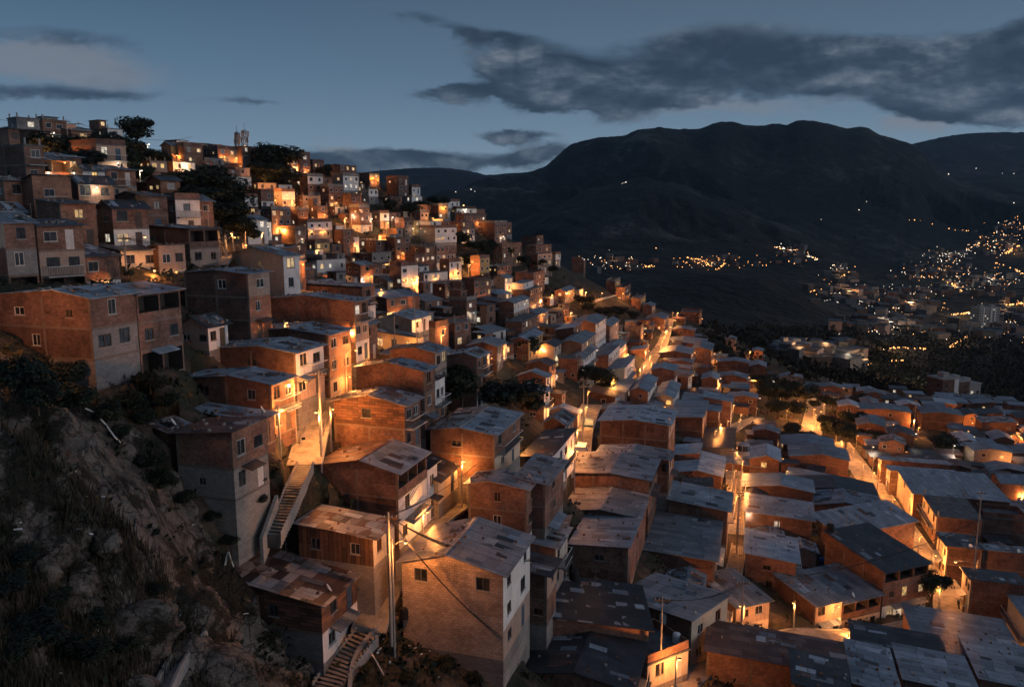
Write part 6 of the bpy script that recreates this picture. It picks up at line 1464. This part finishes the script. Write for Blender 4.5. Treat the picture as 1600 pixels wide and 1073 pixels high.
def car(px, py, rz, lab, col='car_grey', van=False, Y=None):
    P = hit(px, py); P.z = ground_z(P.x, P.y) + .14; root = empty('parked_van' if van else 'parked_car', P, rz); h1 = 1.9 if van else 1.42
    prof = [(-2.1, .3), (-2.15, .85), (-2.0, h1 if van else .95), (-1.4, h1 + (.05 if van else 0)), (.5, h1), (1.25, .98), (2.05, .82), (2.12, .3)]
    b = MB(); Lf = [(x, -.82, z) for x, z in prof]; Rf = [(x, .82, z) for x, z in prof]
    b.face(Lf[::-1] if False else Lf, col); b.face(Rf[::-1], col)
    for i in range(len(prof)): j = (i + 1) % len(prof); b.face([Lf[j], Lf[i], Rf[i], Rf[j]], col)
    b.obj('body', root)
    w_ = MB()
    for s in (-1, 1): w_.face([(x, s * .826, z) for x, z in ((-1.6, .98), (.95, .98), (.42, h1 - .12), (-1.4, h1 - .12))], 'glass')
    w_.face([(1.2, -.7, 1.03), (1.2, .7, 1.03), (.56, .66, h1 - .06), (.56, -.66, h1 - .06)], 'glass'); w_.obj('window', root)
    for x in (-1.35, 1.35):
        for s in (-1, 1): b = MB(); b.tube([(x, s * .68, .3), (x, s * .86, .3)], .31, 'tyre', 14); b.obj('wheel', root)
    for s in (-1, 1): b = MB(); b.box((2.07, s * .6 - .14, .6), (2.13, s * .6 + .14, .75), 'trim'); b.obj('headlight', root)
    tag(root, lab, 'van' if van else 'car', 'vehicles parked in the lanes')
car(908, 712, 1.4, 'pale van parked in the middle lit lane', 'plastic_white', True); car(1404, 822, 1.8, 'dark car parked halfway up the right street', 'door_blue'); car(1387, 800, 1.8, 'grey car parked higher up the right street'); car(920, 668, 1.45, 'dark car parked at the bend of the middle lit lane', 'door_blue')
# cable car cabin
P = at(1162, 700, 126); root = empty('cable_car_cabin', P); b = MB()
b.lathe([(.75, -1.1), (1.0, -.95), (1.05, -.35)], 'car_grey', n=12); b.lathe([(.95, .55), (.8, .85), (.3, .95)], 'car_grey', n=12)
for k in range(6): a = k * math.pi / 3; b.tube([(1.02 * math.cos(a), 1.02 * math.sin(a), -.4), (.95 * math.cos(a), .95 * math.sin(a), .58)], .05, 'car_grey', 5)
b.obj('body', root); b = MB(); b.lathe([(1.0, -.34), (.92, .54)], 'glass', n=12); b.obj('window', root); b = MB(); b.tube([(0, 0, .9), (.15, 0, 1.6), (0, 0, 2.6)], .06, 'steel', 6); b.obj('hanger', root)
tag(root, 'grey cable car cabin hanging above the narrow lit lane', 'cable car')
b = MB(); a_, c_ = P + Vector((-6, -30, 6.5)), P + Vector((0, 0, 2.6)); o0 = c_.copy(); e_ = c_ + Vector((40, 160, -6))
b.tube([c_ - o0 + (e_ - c_) * t - Vector((0, 0, 4 * 2.5 * t * (1 - t))) for t in np.linspace(0, 1, 14)], .025, 'cable_rubber', 5, caps=False); b.tube([Vector((0, 0, 0)), a_ - o0], .025, 'cable_rubber', 5, caps=False)
tag(b.obj('cableway_rope', None, True, o0), 'taut cableway rope carrying the grey cable car cabin', 'cable')
# ------------------------------------------------------------------ the city in the valley
def block(px, pyb, Y, wd, dp, H, lab, wallm, strips, lit_=.25, rz=.3, nm='apartment_tower'):
    P = at(px, pyb, Y); k = far_hit(px, pyb)
    root = empty(nm, P, rz); b = MB(); b.box((-wd/2, -dp/2, -12), (wd/2, dp/2, H), wallm); b.obj('wall', root)
    R = random.Random(px); b = MB()
    for u in strips: b.box((-wd/2 + wd * u[0], -dp/2 - .15, 0), (-wd/2 + wd * u[1], -dp/2 - .02, H + .4), 'white')
    b.obj('pale_strip', root); g = MB(); l_ = MB(); n = int(H / 3); m = max(2, int(wd / 3.2))
    for i in range(n):
        for j in range(m):
            u = (j + .5) / m
            if any(s[0] < u < s[1] for s in strips): continue
            x = -wd/2 + wd * u; q = l_ if R.random() < lit_ else g; q.box((x - .7, -dp/2 - .06, i * 3 + 1), (x + .7, -dp/2 - .01, i * 3 + 2.4), 'lit_white' if q is l_ else 'glass')
            q.box((-wd/2 - .06, -dp/2 + dp * u - .6, i * 3 + 1), (-wd/2 - .01, -dp/2 + dp * u + .6, i * 3 + 2.4), 'lit_white' if q is l_ else 'glass')
    g.obj('window_bank', root); l_.obj('lit_window_bank', root)
    c = MB(); c.box((-wd/2 - .3, -dp/2 - .3, H + .01), (wd/2 + .3, dp/2 + .3, H + .5), 'concrete'); c.box((-wd * .2, -dp * .2, H + .51), (wd * .15, dp * .2, H + 2.6), 'concrete'); c.obj('roof', root)
    tag(root, lab, 'apartment block', 'tall blocks down in the valley')
block(1470, 634, 365, 9.5, 9, 13.5, 'left half of the twin dark brick blocks with pale stripe', 'brick_old', [(.72, .98)], .02)
block(1487, 636, 368, 9.5, 9, 13, 'right half of the twin dark brick blocks with pale stripe', 'brick_old', [(.0, .22)], .02)
block(1505, 625, 373, 10, 9, 8.5, 'low lit annex behind the twin dark brick blocks', 'concrete', [], .6)
block(1527, 532, 900, 14, 12, 38, 'left tower of the tall pair far down in the valley', 'concrete', [(.4, .5)], .06)
block(1543, 534, 905, 14, 12, 40, 'right tower of the tall pair far down in the valley', 'concrete', [(.1, .2), (.5, .6)], .06)
block(1224, 556, 470, 9, 9, 8.5, 'pale striped block at the valley edge beyond the woods', 'white', [], .3)
block(1242, 556, 480, 16, 9, 8, 'longer pale block beside the striped one beyond the woods', 'concrete', [], .3)
CL = MB(); BLD = MB(); cr = random.Random(3)
def orb(P, s, mname):
    v = [P + Vector(d) * s for d in ((1,0,0),(0,1,0),(-1,0,0),(0,-1,0),(0,0,1),(0,0,-1))]
    for f in ((0,1,4),(1,2,4),(2,3,4),(3,0,4),(1,0,5),(2,1,5),(3,2,5),(0,3,5)): CL.face([v[i] for i in f], mname)
def cl(px, py, mname, k=1.):
    P = far_hit(px, py)
    if P is None:
        Q = hit(px, py)
        if Q is None: return
        P = Q
    orb(P + Vector((0, 0, P.y * .0012 + 1)), P.y * .00054 * k * cr.choice((.7, .8, 1., 1.3)), mname)
def pick(a): return 'city_amber' if cr.random() < a else 'city_white'
def cline(pts, n, a=1., k=1., j=1.2):
    n = int(n * 2.2)
    for i in range(n):
        t = cr.random() * (len(pts) - 1); q = int(t); f = t - q; cl(pts[q][0] + (pts[q+1][0] - pts[q][0]) * f + cr.gauss(0, j), pts[q][1] + (pts[q+1][1] - pts[q][1]) * f + cr.gauss(0, j * .6), pick(a), k)
def blob(px, py, rx, ry, n, a, nb=0):
    n = int(n * 2.6)
    for i in range(n): cl(px + cr.gauss(0, rx * .55), py + cr.gauss(0, ry * .55), pick(a), .75)
    for i in range(nb):
        P = far_hit(px + cr.gauss(0, rx * .6), py + cr.gauss(0, ry * .6))
        if P is None: continue
        M = Matrix.Translation(P) @ Matrix.Rotation(cr.uniform(0, 1.5), 4, 'Z'); s = cr.uniform(4, 9); hh = cr.choice((4, 6, 8, 10)); BLD.box((-s, -s * .7, -8), (s, s * .7, hh), cr.choice(('brick_old', 'roof_slab', 'roof_slab', 'dark_inside', 'plaster')), M); BLD.box((-s - .2, -s * .7 - .2, hh + .01), (s + .2, s * .7 + .2, hh + .4), 'roof_dark', M)
for a in [([(1410,335),(1420,345),(1445,350),(1475,358),(1515,363)], 12, 1), ([(1210,388),(1235,392),(1262,402),(1278,408)], 34, .4), ([(1474,439),(1490,448),(1503,458)], 16, 1), ([(1570,398),(1592,386)], 16, 1), ([(1370,551),(1400,546),(1445,548)], 26, .95, 1.1), ([(1378,568),(1415,566)], 14, 1, 1.1),
          ([(1482,546),(1495,538),(1512,528)], 18, 1, 1.1), ([(1556,480),(1602,476)], 18, 1, 1.2), ([(1408,480),(1434,476)], 14, .5, 1.2), ([(1486,494),(1516,491)], 14, .8, 1.1), ([(1266,458),(1285,455)], 6, 1), ([(1225,408),(1262,424)], 4, 1), ([(1070,404),(1100,410),(1112,420)], 12, 1), ([(1118,424),(1135,412)], 7, 1),
          ([(1010,419),(1025,417)], 6, 1), ([(1313,436),(1332,424)], 9, 1), ([(1396,560),(1350,575),(1318,575)], 14, .8), ([(1556,412),(1600,430)], 10, .9), ([(1390,513),(1440,510)], 22, .5, 1.1), ([(1500,400),(1545,372)], 10, .8)]:
    cline(*a)
for a in [(1565,378,42,20,60,.5,40), (1480,402,28,8,34,.15,20), (1455,426,45,12,46,.6,40), (1545,442,52,18,50,.6,40), (1325,462,48,10,70,.2,40), (1420,480,50,12,44,.5,40), (1390,512,60,12,50,.4,40), (1570,495,42,18,34,.6,30), (960,412,36,9,34,.6,20), (1098,411,46,9,22,.9,10), (1310,428,24,14,22,.5,16),
          (1285,558,28,10,40,.5,20), (1245,565,30,8,20,.7,16), (1320,572,20,10,24,.8,12), (1590,360,20,12,16,.8,10), (1440,455,60,8,26,.2,20), (1560,520,40,14,22,.7,20), (1170,414,42,6,6,1,4), (1340,470,30,8,20,.3,10), (1480,520,40,10,14,.5,14), (1250,395,40,14,14,.5,20)]:
    blob(*a)
for p in [(975,288),(978,287),(972,289),(736,298),(742,301),(712,302),(860,300),(1255,320),(1276,325),(1340,319),(1348,318),(1354,317),(1342,330),(1378,270),(1452,278),(1482,274),(1522,261),(1525,265),(1566,273),(1584,273),(1526,298),(1584,319),(1283,345),(1236,342),(1538,352),(1560,350),(1573,347)]: cl(*p, 'city_white', .85)
for p in [(1414,307),(1423,307),(1413,323),(1425,322),(1538,351),(1586,342),(1590,345),(1570,348),(1025,390),(930,402),(905,403)]: cl(*p, 'city_amber', .9)
for i in range(46):                                       # the floodlit ground beyond the woods
    t = cr.random(); cl(1365 + 78 * t + cr.gauss(0, 2), 602 + 16 * t + cr.gauss(0, 2.4), 'city_green' if cr.random() < .7 else 'city_amber', .8)
cr2 = random.Random(8); CLO = CL.obj('city_lights')
for (px, py, pw_) in [(1565,380,90),(1480,403,50),(1455,426,60),(1545,440,90),(1325,462,60),(1420,480,60),(1390,513,70),(1570,478,80),(1500,494,60),(960,412,30),(1098,411,30),(1285,560,9),(1245,566,7),(1320,573,9),(1400,548,50),(1400,567,30),(1495,538,50),(1240,395,50),(1400,608,24),(1440,612,24),(1350,575,20),(1590,395,60),(1310,430,40),(1490,448,50)]:
    P = far_hit(px, py)
    if P is None: continue
    glow(P + Vector((0, -4, 14)), pw_ * 480, (1, .50, .2) if cr2.random() < .7 else WHT, CLO, 1.5)  # unseen point lights added to brighten the valley buildings
tag(CLO, kind='stuff'); tag(BLD.obj('distant_city_buildings'), kind='stuff')
# ------------------------------------------------------------------ labels told from what stands next to each thing
LMK = [((372,212),'the radio masts'),((215,225),'the skyline tree'),((42,172),'the first skyline lamp'),((65,232),'the starry orange lamp'),((72,272),'the bright white wall lamp'),((120,250),'the left tree clump'),((330,320),'the hill tree clump'),((428,262),'the ridge tree clump'),
       ((475,245),'the ridge cube house'),((540,282),'the ridge white block'),((622,285),'the last ridge house'),((722,318),'the white ridge row'),((770,335),'the lamp-lit ridge tip'),((500,355),'the grey-white stepped house'),((460,390),'the tall orange house'),((540,345),'the glowing orange terrace'),((430,410),'the large cream house'),
       ((640,430),'the white house with orange base'),((695,370),'the stacked white houses'),((755,395),'the gully bushes'),((860,405),'the grassy bank'),((620,480),'the cottage tree'),((640,525),'the cream cottage'),((310,390),'the veranda house'),((160,375),'the shopfront house'),((150,500),'the big blue-roofed house'),((350,460),'the tall brown house'),
       ((510,500),'the orange brick wall'),((560,720),'the white-fronted brick house'),((770,640),'the two big trees'),((720,860),'the ash gable roof'),((950,510),'the four-storey white front'),((935,490),'the wall bushes'),((1080,495),'the last lane house'),((1010,570),'the orange lane bend'),((900,420),'the lone brick house'),((1150,640),'the white terrace'),
       ((1230,620),'the wood-edge trees'),((1275,645),'the glowing street'),((1000,670),'the wide brown house'),((1162,697),'the cable car cabin'),((1250,860),'the silver-blue roof'),((1465,690),'the round dark tree'),((1480,607),'the twin brick blocks'),((1380,680),'the orange-lit brick house'),((1400,780),'the right street'),((1420,920),'the tall corner house'),
       ((1560,760),'the black terrace'),((1155,780),'the narrow lit lane'),((910,690),'the middle lit lane'),((840,760),'the stepped brick pair'),((935,960),'the black ribbed roof'),((1090,930),'the mauve roof'),((880,600),'the eaves-band house'),((1120,560),'the wood edge'),((560,640),'the patched blue roof')]
ORD = ['nearest', 'second', 'third', 'fourth', 'fifth', 'sixth', 'seventh', 'eighth', 'ninth', 'tenth', 'eleventh', 'twelfth']
def direction(dx, dy):
    a = math.degrees(math.atan2(-dy, dx)) % 360
    return ['right of', 'upper right of', 'above', 'upper left of', 'left of', 'lower left of', 'below', 'lower right of'][int(((a + 22.5) % 360) // 45)]
def nm_house(r):
    fr, n = r['front'], r['n']
    st = ['one', 'two', 'three', 'four'][n - 1] + '-storey'
    up = WORD[fr[0]] if fr[0] != 'o' else 'open-topped'
    s = f"{st} {up.replace('bare ', '')} house"
    if r['info']['lit'] >= 2: s += ', lit windows'
    elif r['info']['lit'] == 1: s += ', lit window'
    elif 'w' in fr[1:] and fr[0] != 'w': s += ', white base'
    elif r['bal']: s += ', balcony'
    return s
todo = []
for r in HOUSES:
    o = r['root']; near = r['P0'].y < 135
    tag(o, r['label'], 'house', 'houses on the slope')
    o.name = 'house'
    if not r['label']: todo.append((o, nm_house(r), r['pc']))
todo += [(o, s, p) for o, s, p in PEND]
slots = {}
for o, s, (px, py) in todo:
    k = min(range(len(LMK)), key=lambda i: (LMK[i][0][0] - px) ** 2 + ((LMK[i][0][1] - py) * 1.25) ** 2); (lx, ly), ph = LMK[k]
    slots.setdefault((o['category'] in ('street lamp', 'wall lamp'), o['category'], ph, direction(px - lx, (py - ly) * 1.25)), []).append((math.hypot(px - lx, (py - ly) * 1.25), o, s))
for (q, cat, ph, d), L in slots.items():
    L.sort(key=lambda t: t[0])
    for i, (_, o, s) in enumerate(L):
        o['label'] = f"{s}, {ORD[min(i, 11)]} {d} {ph}"
seen = {}
for o in COL.objects:
    l = o.get('label')
    if l:
        if l in seen: print('DUP', l, o.name)
        seen[l] = 1
        if not 4 <= len(l.replace('-', ' ').replace(',', '').split()) <= 17: pass; print('LABELLEN', len(l.split()), l)
# ------------------------------------------------------------------ evening haze
hb = MB(); hb.box((-12000, -60, -420), (12000, 9000, 1300), 'earth')
hz = hb.obj('haze'); hm = bpy.data.materials.new('haze'); hm.use_nodes = True; hn = hm.node_tree; hn.nodes.clear()
ho = hn.nodes.new('ShaderNodeOutputMaterial'); hv = hn.nodes.new('ShaderNodeVolumePrincipled')
hv.inputs['Color'].default_value = (.45, .72, 1.0, 1); hv.inputs['Density'].default_value = 2.6e-5; hv.inputs['Anisotropy'].default_value = .2
hn.links.new(hv.outputs[0], ho.inputs['Volume']); hz.data.materials.clear(); hz.data.materials.append(hm); tag(hz, kind='stuff')
